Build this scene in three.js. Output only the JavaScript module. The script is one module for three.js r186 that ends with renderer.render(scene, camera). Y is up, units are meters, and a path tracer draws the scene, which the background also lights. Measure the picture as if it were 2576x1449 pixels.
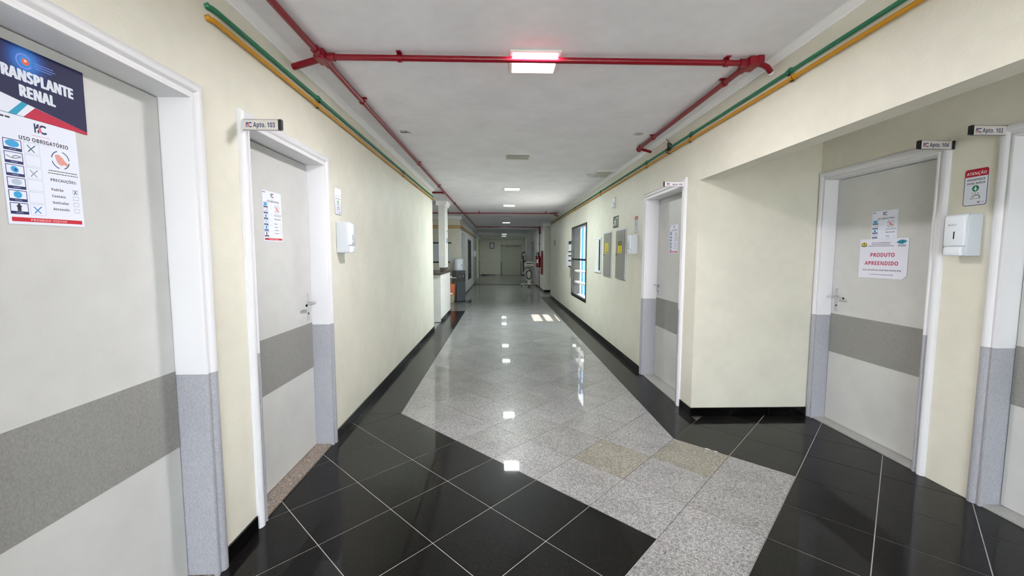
import * as THREE from 'three';
import { RoundedBoxGeometry } from 'three/addons/geometries/RoundedBoxGeometry.js';
import { mergeGeometries, toCreasedNormals } from 'three/addons/utils/BufferGeometryUtils.js';
import { RectAreaLightUniformsLib } from 'three/addons/lights/RectAreaLightUniformsLib.js';

// ---------------------------------------------------------------- camera, sky, sun, exposure
const scene = new THREE.Scene();
const camera = new THREE.PerspectiveCamera(2 * Math.atan(724.5 / 1034.06) * 180 / Math.PI, 2576 / 1449, 0.05, 200);
camera.position.set(0, 1.436, 0);
camera.rotation.set(-0.0808, -0.0274, 0.0018, 'YXZ');
scene.background = new THREE.Color(0.86, 0.94, 1.0);
scene.backgroundIntensity = 9;
const renderer = new THREE.WebGLRenderer({ antialias: true });
renderer.toneMapping = THREE.LinearToneMapping;
renderer.toneMappingExposure = 1.68;
renderer.shadowMap.enabled = true;
RectAreaLightUniformsLib.init();
const sun = new THREE.DirectionalLight(0xfff4e2, 12);
sun.name = 'sun';
sun.position.set(1.2 + 0.57 * 20, 20, -9.3 + 0.5);
sun.target.position.set(1.2, 0, -9.3);
sun.shadow.camera.left = -6; sun.shadow.camera.right = 6; sun.shadow.camera.top = 6; sun.shadow.camera.bottom = -6;
sun.shadow.camera.near = 1; sun.shadow.camera.far = 40; sun.shadow.mapSize.set(2048, 2048);
scene.add(sun, sun.target);
// strength of each ceiling panel along the corridor: [z, radiance, lit]
const LAMPS = [[-0.12, 60, 1], [-2.66, 150, 1], [-5.14, 0, 0], [-7.62, 150, 1], [-10.15, 66, 1], [-12.85, 0, 0], [-15.5, 36, 1], [-18.1, 30, 1], [-24.0, 24, 1], [-26.5, 24, 1]];
const LAMP_X = 0.207, LAMP_W = 0.27;
const LAMP_COLOR = new THREE.Color(1.0, 0.968, 0.985), LAMP_COOL = new THREE.Color(0.88, 1.0, 0.97);   // two batches of panels: pinkish near the camera, cooler farther on

// ---------------------------------------------------------------- random, noise, helpers
let seed = 7;
const rnd = () => { seed = (seed * 1664525 + 1013904223) >>> 0; return seed / 4294967296; };
const rr = (a, b) => a + (b - a) * rnd();
function hash2(x, y, s) { let h = (x * 374761393 + y * 668265263 + s * 2147483647) | 0; h = Math.imul(h ^ (h >>> 13), 1274126177); return ((h ^ (h >>> 16)) >>> 0) / 4294967296; }
function vnoise(x, y, period, s) {
  const x0 = Math.floor(x), y0 = Math.floor(y), fx = x - x0, fy = y - y0, m = (a) => ((a % period) + period) % period;
  const u = fx * fx * (3 - 2 * fx), v = fy * fy * (3 - 2 * fy);
  const a = hash2(m(x0), m(y0), s), b = hash2(m(x0 + 1), m(y0), s), c = hash2(m(x0), m(y0 + 1), s), d = hash2(m(x0 + 1), m(y0 + 1), s);
  return a + (b - a) * u + (c - a) * v + (a - b - c + d) * u * v;
}
function dataTex(n, fn, srgb, size) {          // size: metres covered by one repeat
  const a = new Uint8Array(n * n * 4);
  for (let y = 0; y < n; y++) for (let x = 0; x < n; x++) {
    const c = fn(x / n, y / n, x, y), k = (y * n + x) * 4;
    for (let i = 0; i < 3; i++) a[k + i] = Math.max(0, Math.min(255, Math.round(c[i])));
    a[k + 3] = 255;
  }
  const t = new THREE.DataTexture(a, n, n, THREE.RGBAFormat);
  t.wrapS = t.wrapT = THREE.RepeatWrapping; t.magFilter = THREE.LinearFilter; t.minFilter = THREE.LinearMipmapLinearFilter; t.generateMipmaps = true;
  if (srgb) t.colorSpace = THREE.SRGBColorSpace;
  t.repeat.set(1 / size, 1 / size); t.needsUpdate = true;
  return t;
}
function canvasTex(w, h, draw) {
  const c = document.createElement('canvas'); c.width = w; c.height = h;
  draw(c.getContext('2d'), w, h);
  const t = new THREE.CanvasTexture(c); t.colorSpace = THREE.SRGBColorSpace; t.magFilter = THREE.LinearFilter;
  return t;
}
const used = {};
function numbered(name) { if (!(name in used)) { used[name] = 0; return name; } used[name]++; return name + '_' + String(used[name]).padStart(3, '0'); }
function worldUV(g) {                           // uv in metres from the face that a triangle belongs to
  if (g.index) g = g.toNonIndexed();
  const p = g.attributes.position, uv = new Float32Array(p.count * 2), A = new THREE.Vector3(), B = new THREE.Vector3(), C = new THREE.Vector3();
  for (let i = 0; i < p.count; i += 3) {
    A.fromBufferAttribute(p, i); B.fromBufferAttribute(p, i + 1); C.fromBufferAttribute(p, i + 2);
    const n = B.clone().sub(A).cross(C.clone().sub(A)); const ax = Math.abs(n.x), ay = Math.abs(n.y), az = Math.abs(n.z);
    [A, B, C].forEach((q, k) => {
      const [u, v] = ax >= ay && ax >= az ? [q.z, q.y] : ay >= az ? [q.x, q.z] : [q.x, q.y];
      uv[(i + k) * 2] = u; uv[(i + k) * 2 + 1] = v;
    });
  }
  g.setAttribute('uv', new THREE.BufferAttribute(uv, 2));
  return g;
}
function bx(x0, x1, y0, y1, z0, z1, r = 0) {
  const w = Math.abs(x1 - x0), h = Math.abs(y1 - y0), d = Math.abs(z1 - z0);
  const g = r > 0 ? new RoundedBoxGeometry(w, h, d, 3, Math.min(r, w / 2.01, h / 2.01, d / 2.01)) : new THREE.BoxGeometry(w, h, d);
  g.translate((x0 + x1) / 2, (y0 + y1) / 2, (z0 + z1) / 2);
  return worldUV(g);
}
const V = (x, y, z) => new THREE.Vector3(x, y, z);
function cyl(a, b, r, n = 14, r2 = r) {
  const A = V(...a), B = V(...b), L = A.distanceTo(B), g = new THREE.CylinderGeometry(r2, r, L, n);
  g.applyQuaternion(new THREE.Quaternion().setFromUnitVectors(V(0, 1, 0), B.clone().sub(A).normalize()));
  g.translate((A.x + B.x) / 2, (A.y + B.y) / 2, (A.z + B.z) / 2);
  return g.toNonIndexed();
}
function tube(pts, r, n = 10, seg = 32) { return new THREE.TubeGeometry(new THREE.CatmullRomCurve3(pts.map((p) => V(...p)), false, 'catmullrom', 0.3), seg, r, n).toNonIndexed(); }
function lathe(profile, at, n = 24) { const g = new THREE.LatheGeometry(profile.map(([x, y]) => new THREE.Vector2(x, y)), n); g.translate(...at); return g.toNonIndexed(); }
function sph(at, r, n = 12) { const g = new THREE.SphereGeometry(r, n, Math.max(6, n >> 1)); g.translate(...at); return g.toNonIndexed(); }
function join(gs) {
  const list = (Array.isArray(gs) ? gs : [gs]).map((g) => { g = g.index ? g.toNonIndexed() : g; for (const k of Object.keys(g.attributes)) if (!['position', 'normal', 'uv'].includes(k)) g.deleteAttribute(k); return g; });
  return list.length === 1 ? list[0] : mergeGeometries(list, false);
}
function obj(name, gs, mat, parent) {
  const m = new THREE.Mesh(join(gs), mat); m.name = parent ? name : numbered(name); (parent || scene).add(m); return m;
}
function tag(o, label, category, group, kind) { o.userData.label = label; o.userData.category = category; if (group) o.userData.group = group; if (kind) o.userData.kind = kind; return o; }
function thing(name, label, category, group, kind) { const g = new THREE.Group(); g.name = numbered(name); scene.add(g); return tag(g, label, category, group, kind); }
function settle(g) {                            // move the origin of a thing built in world coordinates to its base
  const box = new THREE.Box3().setFromObject(g), c = box.getCenter(V(0, 0, 0)); c.y = box.min.y;
  g.traverse((o) => { if (o.isMesh) o.geometry.translate(-c.x, -c.y, -c.z); if (o.isLight) o.position.sub(c); });
  g.position.copy(c); return g;
}
function extrudeAlong(axis, poly, a, b) {       // poly: closed outline; axis z: [x, y], axis x: [z, y], axis y: [x, z]
  const n = poly.length, pos = [], pt = (p, t) => axis === 'z' ? [p[0], p[1], t] : axis === 'x' ? [t, p[1], p[0]] : [p[0], t, p[1]];
  for (let i = 0; i < n; i++) { const p = poly[i], q = poly[(i + 1) % n]; pos.push(...pt(p, a), ...pt(q, a), ...pt(q, b), ...pt(p, a), ...pt(q, b), ...pt(p, b)); }
  const tri = THREE.ShapeUtils.triangulateShape(poly.map((p) => new THREE.Vector2(...p)), []);
  for (const [i, j, k] of tri) { pos.push(...pt(poly[i], a), ...pt(poly[k], a), ...pt(poly[j], a), ...pt(poly[i], b), ...pt(poly[j], b), ...pt(poly[k], b)); }
  const g = new THREE.BufferGeometry(); g.setAttribute('position', new THREE.BufferAttribute(new Float32Array(pos), 3));
  outward(g); worldUV(g); g.computeVertexNormals();
  return g;
}
function outward(g) {                           // make the signed volume positive
  const p = g.attributes.position; let vol = 0; const A = V(0, 0, 0), B = V(0, 0, 0), C = V(0, 0, 0);
  for (let i = 0; i < p.count; i += 3) { A.fromBufferAttribute(p, i); B.fromBufferAttribute(p, i + 1); C.fromBufferAttribute(p, i + 2); vol += A.dot(B.cross(C)); }
  if (vol < 0) for (let i = 0; i < p.count; i += 3) for (let c = 0; c < 3; c++) { const t = p.array[(i + 1) * 3 + c]; p.array[(i + 1) * 3 + c] = p.array[(i + 2) * 3 + c]; p.array[(i + 2) * 3 + c] = t; }
}

// ---------------------------------------------------------------- materials
const std = (o) => new THREE.MeshStandardMaterial(o), phys = (o) => new THREE.MeshPhysicalMaterial(o);
const paintMap = dataTex(512, (u, v, x, y) => { const n = vnoise(u * 8, v * 8, 8, 1) * 0.5 + vnoise(u * 32, v * 32, 32, 2) * 0.3 + hash2(x, y, 3) * 0.2; const k = 246 + (n - 0.5) * 16; return [k, k, k - 1]; }, true, 1.7);
const paintBump = dataTex(512, (u, v, x, y) => { const n = vnoise(u * 128, v * 128, 128, 5) * 0.6 + vnoise(u * 256, v * 256, 256, 6) * 0.4; return [n * 255, n * 255, n * 255]; }, false, 0.9);
const speckMap = dataTex(512, (u, v, x, y) => { const n = vnoise(u * 128, v * 64, 128, 8) * 0.6 + hash2(x >> 1, y >> 1, 9) * 0.4; const k = 232 + (n - 0.5) * 44; return [k, k, k]; }, true, 0.45);
const graniteMap = dataTex(1024, (u, v, x, y) => {
  const base = vnoise(u * 90, v * 90, 90, 11), mid = vnoise(u * 200, v * 200, 200, 12), fine = vnoise(u * 340, v * 340, 340, 13), big = vnoise(u * 6, v * 6, 6, 14);
  let k = 186 + (base - 0.5) * 40 + (mid - 0.5) * 60 + (big - 0.5) * 14;
  if (fine > 0.68) k -= 95 * (fine - 0.55) / 0.45; if (fine < 0.25) k += 26;
  return [k, k - 1, k - 3];
}, true, 0.8);
const darkMap = dataTex(1024, (u, v, x, y) => {
  const a = vnoise(u * 60, v * 60, 60, 21), b = vnoise(u * 180, v * 180, 180, 22), c = vnoise(u * 330, v * 330, 330, 23), big = vnoise(u * 5, v * 5, 5, 24);
  let k = 22 + (a - 0.5) * 10 + (big - 0.5) * 8 + (b - 0.5) * 12; if (b > 0.76 && c > 0.5) k += 20; if (c > 0.94) k += 30;
  return [k + 1, k, k];
}, true, 0.8);
const sillMap = dataTex(512, (u, v, x, y) => { const a = vnoise(u * 90, v * 90, 90, 31), b = vnoise(u * 160, v * 160, 160, 32); let k = 150 + (a - 0.5) * 90 + (b - 0.5) * 90; return [k + 6, k - 2, k - 8]; }, true, 0.5);

const M = {
  wall: std({ name: 'cream_paint', color: '#e6e3d5', map: paintMap, bumpMap: paintBump, bumpScale: 0.0004, roughness: 0.5 }),
  ceiling: std({ name: 'ceiling_paint', color: '#f8f7ff', map: paintMap, roughness: 0.75 }),
  cornice: std({ name: 'cornice_plaster', color: '#fdfcff', roughness: 0.6 }),
  frame: std({ name: 'frame_enamel', color: '#e1e1e5', roughness: 0.38 }),
  frameGrey: std({ name: 'frame_grey_enamel', color: '#b6b7bf', map: speckMap, roughness: 0.45 }),
  leaf: std({ name: 'door_laminate', color: '#d1d1d0', map: paintMap, roughness: 0.42 }),
  band: std({ name: 'door_band_laminate', color: '#9c9b98', map: speckMap, roughness: 0.5 }),
  light: [0, 1, 2, 3].map((i) => phys({ name: 'light_granite', color: ['#c6c5c7', '#bdbcbd', '#cac9cc', '#bdb8ab'][i], map: graniteMap, roughness: 0.34, specularIntensity: 0.25, clearcoat: 0.6, clearcoatRoughness: 0.03 })),
  dark: [0, 1, 2].map((i) => phys({ name: 'dark_granite', color: ['#b0adb0', '#a19ea0', '#b2abaa'][i], map: darkMap, roughness: 0.4, specularIntensity: 0.12, clearcoat: 0.5, clearcoatRoughness: 0.03 })),
  base: phys({ name: 'black_baseboard_granite', color: '#2a2727', map: darkMap, roughness: 0.16 }),
  groutPale: std({ name: 'pale_grout', color: '#b8b4ae', roughness: 0.9 }),
  groutGrey: std({ name: 'grey_grout', color: '#5c5a58', roughness: 0.9 }),
  sill: phys({ name: 'threshold_granite', color: '#d6cdc4', map: sillMap, roughness: 0.3 }),
  sillGrey: phys({ name: 'threshold_grey', color: '#b7b7b4', map: speckMap, roughness: 0.3 }),
  chrome: std({ name: 'chrome', color: '#c9cacc', metalness: 1, roughness: 0.22 }),
  steel: std({ name: 'satin_steel', color: '#b9b6bb', metalness: 0.9, roughness: 0.4 }),
  black: std({ name: 'black_plastic', color: '#15151a', roughness: 0.4 }),
  blackPaint: std({ name: 'black_metal_paint', color: '#16181a', roughness: 0.45 }),
  red: std({ name: 'red_pipe_paint', color: '#82031a', roughness: 0.3 }),
  green: std({ name: 'green_pipe_paint', color: '#1a7654', roughness: 0.42 }),
  yellow: std({ name: 'yellow_pipe_paint', color: '#c48a08', roughness: 0.42 }),
  white: std({ name: 'white_plastic', color: '#e6ecf4', roughness: 0.3 }),
  whiteDull: std({ name: 'white_shell_plastic', color: '#cfd6de', roughness: 0.38 }),
  whitePaint: std({ name: 'white_paint', color: '#ecebe8', map: paintMap, roughness: 0.5 }),
  panelGrey: std({ name: 'panel_grey_enamel', color: '#90908a', roughness: 0.45 }),
  hole: std({ name: 'dark_hole', color: '#1c1c1e', roughness: 0.9 }),
  slate: std({ name: 'slate_plastic', color: '#4c545c', roughness: 0.4 }),
  slateLight: std({ name: 'brushed_side_panel', color: '#8b8b87', metalness: 0.6, roughness: 0.4 }),
  glass: phys({ name: 'clear_glass', color: '#ffffff', transmission: 1, thickness: 0, roughness: 0, ior: 1.5 }),
  darkGlass: phys({ name: 'dark_glass', color: '#0c1012', roughness: 0.08 }),
  paper: std({ name: 'paper', color: '#e9eaf2', roughness: 0.7 }),
  orange: std({ name: 'orange_plastic_bag', color: '#d8784c', roughness: 0.45 }),
  bin: phys({ name: 'bin_plastic', color: '#b7b39c', roughness: 0.4 }),
  cart: std({ name: 'cart_enamel', color: '#c9c7b4', roughness: 0.4 }),
  rubber: std({ name: 'rubber', color: '#141414', roughness: 0.6 }),
  blue: std({ name: 'blue_exterior_paint', color: '#005a90', roughness: 0.5 }),
  concrete: std({ name: 'concrete', color: '#c9c5bd', map: paintMap, roughness: 0.9 }),
  greyScreen: std({ name: 'grey_blue_sheet', color: '#343a45', roughness: 0.6 }),
  darkScreen: std({ name: 'dark_sheet', color: '#20302f', roughness: 0.6 }),
  farLeaf: std({ name: 'grey_door_enamel', color: '#bdbcae', roughness: 0.5 }),
  reveal: std({ name: 'grey_stone_lining', color: '#5d6472', map: sillMap, roughness: 0.6 }),
  brown: std({ name: 'dark_wood', color: '#2a2320', roughness: 0.5 }),
  limeDoor: std({ name: 'lime_door_paint', color: '#9aa81e', roughness: 0.5 }),
  counter: phys({ name: 'counter_granite', color: '#8f8780', map: sillMap, roughness: 0.25 }),
  diffuserOff: std({ name: 'unlit_diffuser', color: '#b9bab4', roughness: 0.5 }),
};
const glow = new THREE.MeshStandardMaterial({ name: 'lamp_diffuser', color: '#ffffff', emissive: LAMP_COLOR, emissiveIntensity: 4, roughness: 0.5 });
const glowCool = glow.clone(); glowCool.name = 'cool_lamp_diffuser'; glowCool.emissive = LAMP_COOL;
const CEIL = 2.635, XL = -1.275, XR = 1.70, XA = 2.76, TH = 0.2, ZEND = -3.535;

// ---------------------------------------------------------------- ceiling and walls
const S = (name, gs, mat, label, category) => tag(obj(name, gs, mat), label, category, null, 'structure');
S('ceiling', [bx(-5, 1.92, CEIL, CEIL + 0.2, -29.2, 2.6), bx(1.92, 3.0, CEIL, CEIL + 0.2, -3.69, 2.6), bx(1.92, 3.8, CEIL, CEIL + 0.2, -15.95, -13.84)], M.ceiling, 'plain white painted ceiling running the whole corridor', 'ceiling');
const DH = 2.07;                                 // door opening height
function wallWithDoors(x0, x1, za, zb, doors) {  // along z from za (near) down to zb; doors: [near, far] inner edges
  const out = []; let z = za;
  for (const [n, f] of doors) { out.push(bx(x0, x1, 0, CEIL, n + 0.03, z)); out.push(bx(x0, x1, DH + 0.03, CEIL, f - 0.03, n + 0.03)); z = f - 0.03; }
  out.push(bx(x0, x1, 0, CEIL, zb, z));
  return out;
}
S('wall_left', wallWithDoors(XL - TH, XL, 2.4, -7.8, [[-0.88, -1.76], [-2.155, -3.035]]), M.wall, 'long cream left corridor wall with two recessed doors', 'wall');
const WZ0 = -8.12, WZ1 = -9.82, WY0 = 0.495, WY1 = 2.08;     // window opening in the right wall
S('wall_right', [bx(XR, XR + TH, 0, CEIL, -3.865 + 0.06, ZEND), bx(XR, XR + TH, DH + 0.03, CEIL, -4.825, -3.805), bx(XR, XR + TH, 0, CEIL, WZ0, -4.825),
  bx(XR, XR + TH, 0, WY0, WZ1, WZ0), bx(XR, XR + TH, WY1, CEIL, WZ1, WZ0), bx(XR, XR + TH, 0, CEIL, -14.0, WZ1)], M.wall, 'cream right corridor wall with black framed window and grey panels', 'wall');
S('trim_1', [bx(XR, XR + 0.125, 2.075, CEIL, ZEND, 2.4)], M.wall, 'deep cream beam over the alcove opening on the right', 'beam');
S('wall_alcove_end', [bx(XR + TH, XA + TH, 0, CEIL, ZEND - 0.15, ZEND)], M.wall, 'cream alcove end wall facing the camera beside door 104', 'wall');
S('wall_alcove_side', wallWithDoors(XA, XA + TH, 2.4, ZEND, [[-1.295, -2.175], [-2.57, -3.46]]), M.wall, 'shaded cream alcove side wall holding doors 104 and 102', 'wall');
S('wall_back', [bx(XL - TH, -0.55, 0, CEIL, 2.4, 2.6), bx(1.6, XA + TH, 0, CEIL, 2.4, 2.6), bx(-0.55, 1.6, 2.3, CEIL, 2.4, 2.6)], M.wall, 'cream wall closing the corridor behind the camera', 'wall');
// waiting nook on the left beyond the first wall
S('wall_nook_near', [bx(-4.6, XL - TH, 0, CEIL, -7.8, -7.6)], M.wall, 'cream near wall of the side nook behind the left wall', 'wall');
S('wall_nook_side', [bx(-4.8, -4.6, 0, CEIL, -13.2, -7.6)], M.wall, 'cream outer wall of the side nook', 'wall');
S('wall_nook_back', [bx(-4.6, XL, 0, CEIL, -13.2, -13.0)], M.wall, 'cream wall behind the water cooler', 'wall');
S('wall_left_far', [bx(XL - TH, XL, 0, CEIL, -16.05, -13.2), bx(XL - TH, XL, 0, 0.45, -17.6, -16.05), bx(XL - TH, XL, 2.03, CEIL, -17.6, -16.05), bx(XL - TH, XL - 0.12, 0.45, 2.03, -17.6, -16.05), bx(XL - TH, XL, 0, CEIL, -21.8, -17.6),
  bx(-1.6, -1.4, 0, CEIL, -28.9, -21.8)], M.whitePaint, 'whitish far left wall with a dark window', 'wall');
S('wall_far', [bx(-1.6, 1.86, 0, CEIL, -28.9, -28.7)], M.wall, 'yellowish wall closing the far end of the corridor', 'wall');
S('wall_side_passage', [bx(XR + TH, 3.75, 0, CEIL, -14.0, -13.85)], M.whitePaint, 'white near wall of the right side passage', 'wall');
S('wall_side_passage_end', [bx(3.6, 3.75, 0, CEIL, -15.9, -14.0)], M.wall, 'cream end wall of the right side passage', 'wall');
S('wall_right_far_face', [bx(1.66, 3.75, 0, CEIL, -15.9, -15.7)], M.wall, 'narrow yellowish wall facing the camera beyond the window', 'wall');
S('wall_right_far', [bx(1.66, 1.86, 0, CEIL, -20.4, -15.9), bx(1.66, 1.86, 2.1, CEIL, -22.0, -20.4), bx(1.80, 1.86, 0, 2.1, -22.0, -20.4), bx(1.66, 1.86, 0, CEIL, -28.7, -22.0), bx(1.40, 1.66, 0, CEIL, -23.0, -22.3)], M.whitePaint, 'whitish far right wall behind the wheeled cart', 'wall');

// cornices: small cove moulding between wall and ceiling
const coveL = (x, s, h = 0.032) => [[x, CEIL], [x, CEIL - h], [x + s * 0.01, CEIL - h], [x + s * 0.014, CEIL - h * 0.8], [x + s * 0.024, CEIL - h * 0.62], [x + s * 0.036, CEIL - h * 0.36], [x + s * 0.044, CEIL - h * 0.2], [x + s * 0.046, CEIL - h * 0.12], [x + s * 0.056, CEIL - h * 0.1], [x + s * 0.057, CEIL]];
S('trim_2', [extrudeAlong('z', coveL(XL, 1), 2.4, -7.8)], M.cornice, 'white plaster cornice along the top of the left wall', 'cornice');
S('trim_3', [extrudeAlong('z', coveL(XR, -1, 0.026), 2.4, -14.0)], M.cornice, 'white plaster cornice along the top of the right wall', 'cornice');
S('trim_4', [extrudeAlong('z', coveL(XL, 1), -13.0, -21.8), extrudeAlong('x', [[-13.0, CEIL], [-13.0, CEIL - 0.1], [-12.985, CEIL - 0.1], [-12.93, CEIL - 0.02], [-12.9, CEIL]], -4.6, XL + 0.06)], M.cornice, 'white cornice above the water cooler and far left wall', 'cornice');
S('trim_5', [extrudeAlong('z', coveL(1.66, -1), -15.7, -28.7), extrudeAlong('x', [[-15.7, CEIL], [-15.7, CEIL - 0.1], [-15.69, CEIL - 0.1], [-15.64, CEIL - 0.02], [-15.6, CEIL]], 1.6, 3.6)], M.cornice, 'white cornice above the far right wall', 'cornice');
S('trim_6', [extrudeAlong('x', [[-28.7, CEIL], [-28.7, CEIL - 0.07], [-28.69, CEIL - 0.07], [-28.64, CEIL]], -1.4, 1.66)], M.cornice, 'white cornice across the far end wall', 'cornice');

// ---------------------------------------------------------------- floor: one 40 cm grid laid at 45 degrees, dark field with a pale runner
const R2 = Math.SQRT2, U0 = 1.941, V0 = -0.822, T = 0.4, LX0 = -0.906, LX1 = 1.357;
const floor = thing('floor', 'polished granite tile floor with pale diagonal runner and dark borders', 'floor', null, 'structure');
function clip(poly, f) {                          // keep f(p) >= 0
  const out = [];
  poly.forEach((p, i) => { const q = poly[(i + 1) % poly.length], a = f(p), b = f(q); if (a >= 0) out.push(p); if (a * b < 0) { const t = a / (a - b); out.push([p[0] + (q[0] - p[0]) * t, p[1] + (q[1] - p[1]) * t]); } });
  return out;
}
function slab(poly, y0, y1, ch = 0, off = [0, 0]) {   // poly [x, z]; flat slab with a tiny chamfer
  const c = [0, 0]; poly.forEach((p) => { c[0] += p[0] / poly.length; c[1] += p[1] / poly.length; });
  const inset = poly.map(([x, z]) => { const dx = c[0] - x, dz = c[1] - z, L = Math.hypot(dx, dz) || 1; return [x + dx / L * ch * 1.4, z + dz / L * ch * 1.4]; });
  const pos = [], push = (a, b, d) => pos.push(...a, ...b, ...d), P = (p, y) => [p[0], y, p[1]], n = poly.length;
  for (let i = 1; i < n - 1; i++) { push(P(inset[0], y1), P(inset[i], y1), P(inset[i + 1], y1)); push(P(poly[0], y0), P(poly[i + 1], y0), P(poly[i], y0)); }
  for (let i = 0; i < n; i++) {
    const j = (i + 1) % n;
    if (ch) { push(P(inset[i], y1), P(poly[i], y1 - ch), P(poly[j], y1 - ch)); push(P(inset[i], y1), P(poly[j], y1 - ch), P(inset[j], y1)); }
    push(P(poly[i], y1 - ch), P(poly[i], y0), P(poly[j], y0)); push(P(poly[i], y1 - ch), P(poly[j], y0), P(poly[j], y1 - ch));
  }
  const g = new THREE.BufferGeometry(); g.setAttribute('position', new THREE.BufferAttribute(new Float32Array(pos), 3));
  outward(g); worldUV(g); g.computeVertexNormals();
  const uv = g.attributes.uv; for (let i = 0; i < uv.count; i++) uv.setXY(i, uv.getX(i) + off[0], uv.getY(i) + off[1]);
  return g;
}
const area = (p) => { let s = 0; p.forEach((a, i) => { const b = p[(i + 1) % p.length]; s += a[0] * b[1] - b[0] * a[1]; }); return Math.abs(s) / 2; };
const ZT = -12.0, ZN = 0.1, bedDark = [], bedLight = [];
for (let i = -9; i < 30; i++) for (let j = -32; j < 12; j++) {
  const light = (i >= 0 && i <= 2 && j <= 0) || (i < 0 && j === 0) || (i >= 3 && j <= -2);
  const cell = (g) => [[0, 0], [1, 0], [1, 1], [0, 1]].map(([a, b]) => { const u = U0 + (i + a) * T + (a ? -g : g), v = V0 + (j + b) * T + (b ? -g : g); return [(u + v) / R2, (v - u) / R2]; });
  const cut = (p, e) => {
    p = clip(p, (q) => q[1] - (ZT + e)); if (p.length) p = clip(p, (q) => ZN - e - q[1]);
    if (light) { if (p.length && i >= 0) p = clip(p, (q) => q[0] - (LX0 + e)); if (p.length && i >= 3) p = clip(p, (q) => LX1 - e - q[0]); if (p.length) p = clip(p, (q) => q[0] - XL); }
    else { if (p.length) p = clip(p, (q) => q[0] - XL); if (p.length) p = clip(p, (q) => XA - q[0]); const zl = cell(0)[0][0] < 0.8 ? -3.651 : ZEND; if (p.length) p = clip(p, (q) => q[1] - zl); if (p.length && i >= 0 && j < -1) return []; }
    return p.length > 2 && area(p) > 0.0006 ? p : [];
  };
  const b = cut(cell(0), 0); if (!b.length) continue;
  (light ? bedLight : bedDark).push(slab(b, -0.02, -0.0022));
  const p = cut(cell(light ? 0.0016 : 0.0022), 0.001); if (!p.length) continue;
  const warm = light && ((i === 1 && j === -2) || (i === 2 && j === -1) || (i === 1 && j === -1 && false));
  const mat = light ? M.light[warm ? 3 : Math.floor(rr(0, 2.99))] : M.dark[Math.floor(rr(0, 2.99))];
  obj('floor_tile', slab(p, -0.012, rr(-0.00025, 0), 0.0006, [rnd(), rnd()]), mat, floor);
}
obj('grout_bed', bedDark, M.groutPale, floor); obj('grout_bed', bedLight, M.groutGrey, floor);
obj('border_strip', slab([[XL, -3.653], [LX0 - 0.001, -3.653], [LX0 - 0.001, -10.45], [XL, -10.45]], -0.012, 0, 0.0005), M.dark[0], floor);
obj('border_strip', slab([[LX1 + 0.001, -3.087], [XR, -3.43], [XR, -14.0], [LX1 + 0.001, -14.0]], -0.012, 0, 0.0005), M.dark[0], floor);
obj('floor_slab', [slab([[LX0, ZT], [LX1, ZT], [LX1, -19.3], [-1.4, -19.3], [-1.4, -13], [LX0, -13]], -0.012, 0), slab([[-1.4, -20.2], [1.66, -20.2], [1.66, -28.7], [-1.4, -28.7]], -0.012, 0), slab([[LX1, -14.0], [3.6, -14.0], [3.6, -15.7], [1.66, -15.7], [1.66, -19.3], [LX1, -19.3]], -0.012, 0)], M.light[1], floor);
obj('floor_slab', slab([[-4.6, -7.8], [XL, -7.8], [XL, -10.45], [LX0, -10.45], [LX0, -13.0], [-4.6, -13.0]], -0.012, -0.0004), M.light[1], floor);
obj('border_strip', slab([[-1.4, -19.3], [1.66, -19.3], [1.66, -20.2], [-1.4, -20.2]], -0.012, 0), M.dark[1], floor);
obj('floor_slab', slab([[XL, 2.4], [XA, 2.4], [XA, ZN], [XL, ZN]], -0.012, 0), M.dark[0], floor);
obj('sub_floor', [bx(-5, 1.92, -0.25, -0.0115, -29.2, 2.6), bx(1.92, 3.0, -0.25, -0.0115, -3.69, 2.6), bx(1.92, 3.8, -0.25, -0.0115, -15.95, -13.84)], M.groutGrey, floor);

// black granite baseboards, cut into pieces
function baseboard(name, label, runs, len = 1.2) {   // runs: [axis, fixed face, from, to, side]
  const g = thing(name, label, 'baseboard', null, 'structure');
  for (const [axis, at, a, b, s, h = 0.076] of runs) {
    const n = Math.max(1, Math.round(Math.abs(b - a) / len)), st = (b - a) / n;
    for (let k = 0; k < n; k++) {
      const p = a + k * st + Math.sign(st) * 0.0012, q = a + (k + 1) * st - Math.sign(st) * 0.0012;
      obj('baseboard_piece', axis === 'z' ? bx(at, at + s * 0.011, 0.001, h, p, q, 0.002) : bx(p, q, 0.001, h, at, at + s * 0.011, 0.002), M.base, g);
    }
  }
  return g;
}
baseboard('baseboard_left', 'black granite baseboard along the left wall', [['z', XL, 2.38, -0.8, 1], ['z', XL, -1.842, -2.075, 1], ['z', XL, -3.118, -7.8, 1]]);
baseboard('baseboard_right', 'black granite baseboard along the right wall', [['z', XR, ZEND + 0.011, -3.752, -1], ['z', XR, -4.878, -14.0, -1]]);
baseboard('baseboard_alcove', 'black granite baseboard under the alcove end wall', [['x', ZEND, XR - 0.011, XA - 0.01, 1]], 0.4);
baseboard('baseboard_far', 'black baseboard at the far end of the corridor', [['x', -28.7, -1.4, 0.0, 1], ['x', -28.7, 1.46, 1.66, 1], ['x', -13.0, -4.6, XL, 1], ['x', -15.7, 1.66, 3.6, 1, 0.09], ['z', XL, -13.0, -21.8, 1], ['z', 1.66, -15.7, -20.3, -1]], 2.5);

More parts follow.
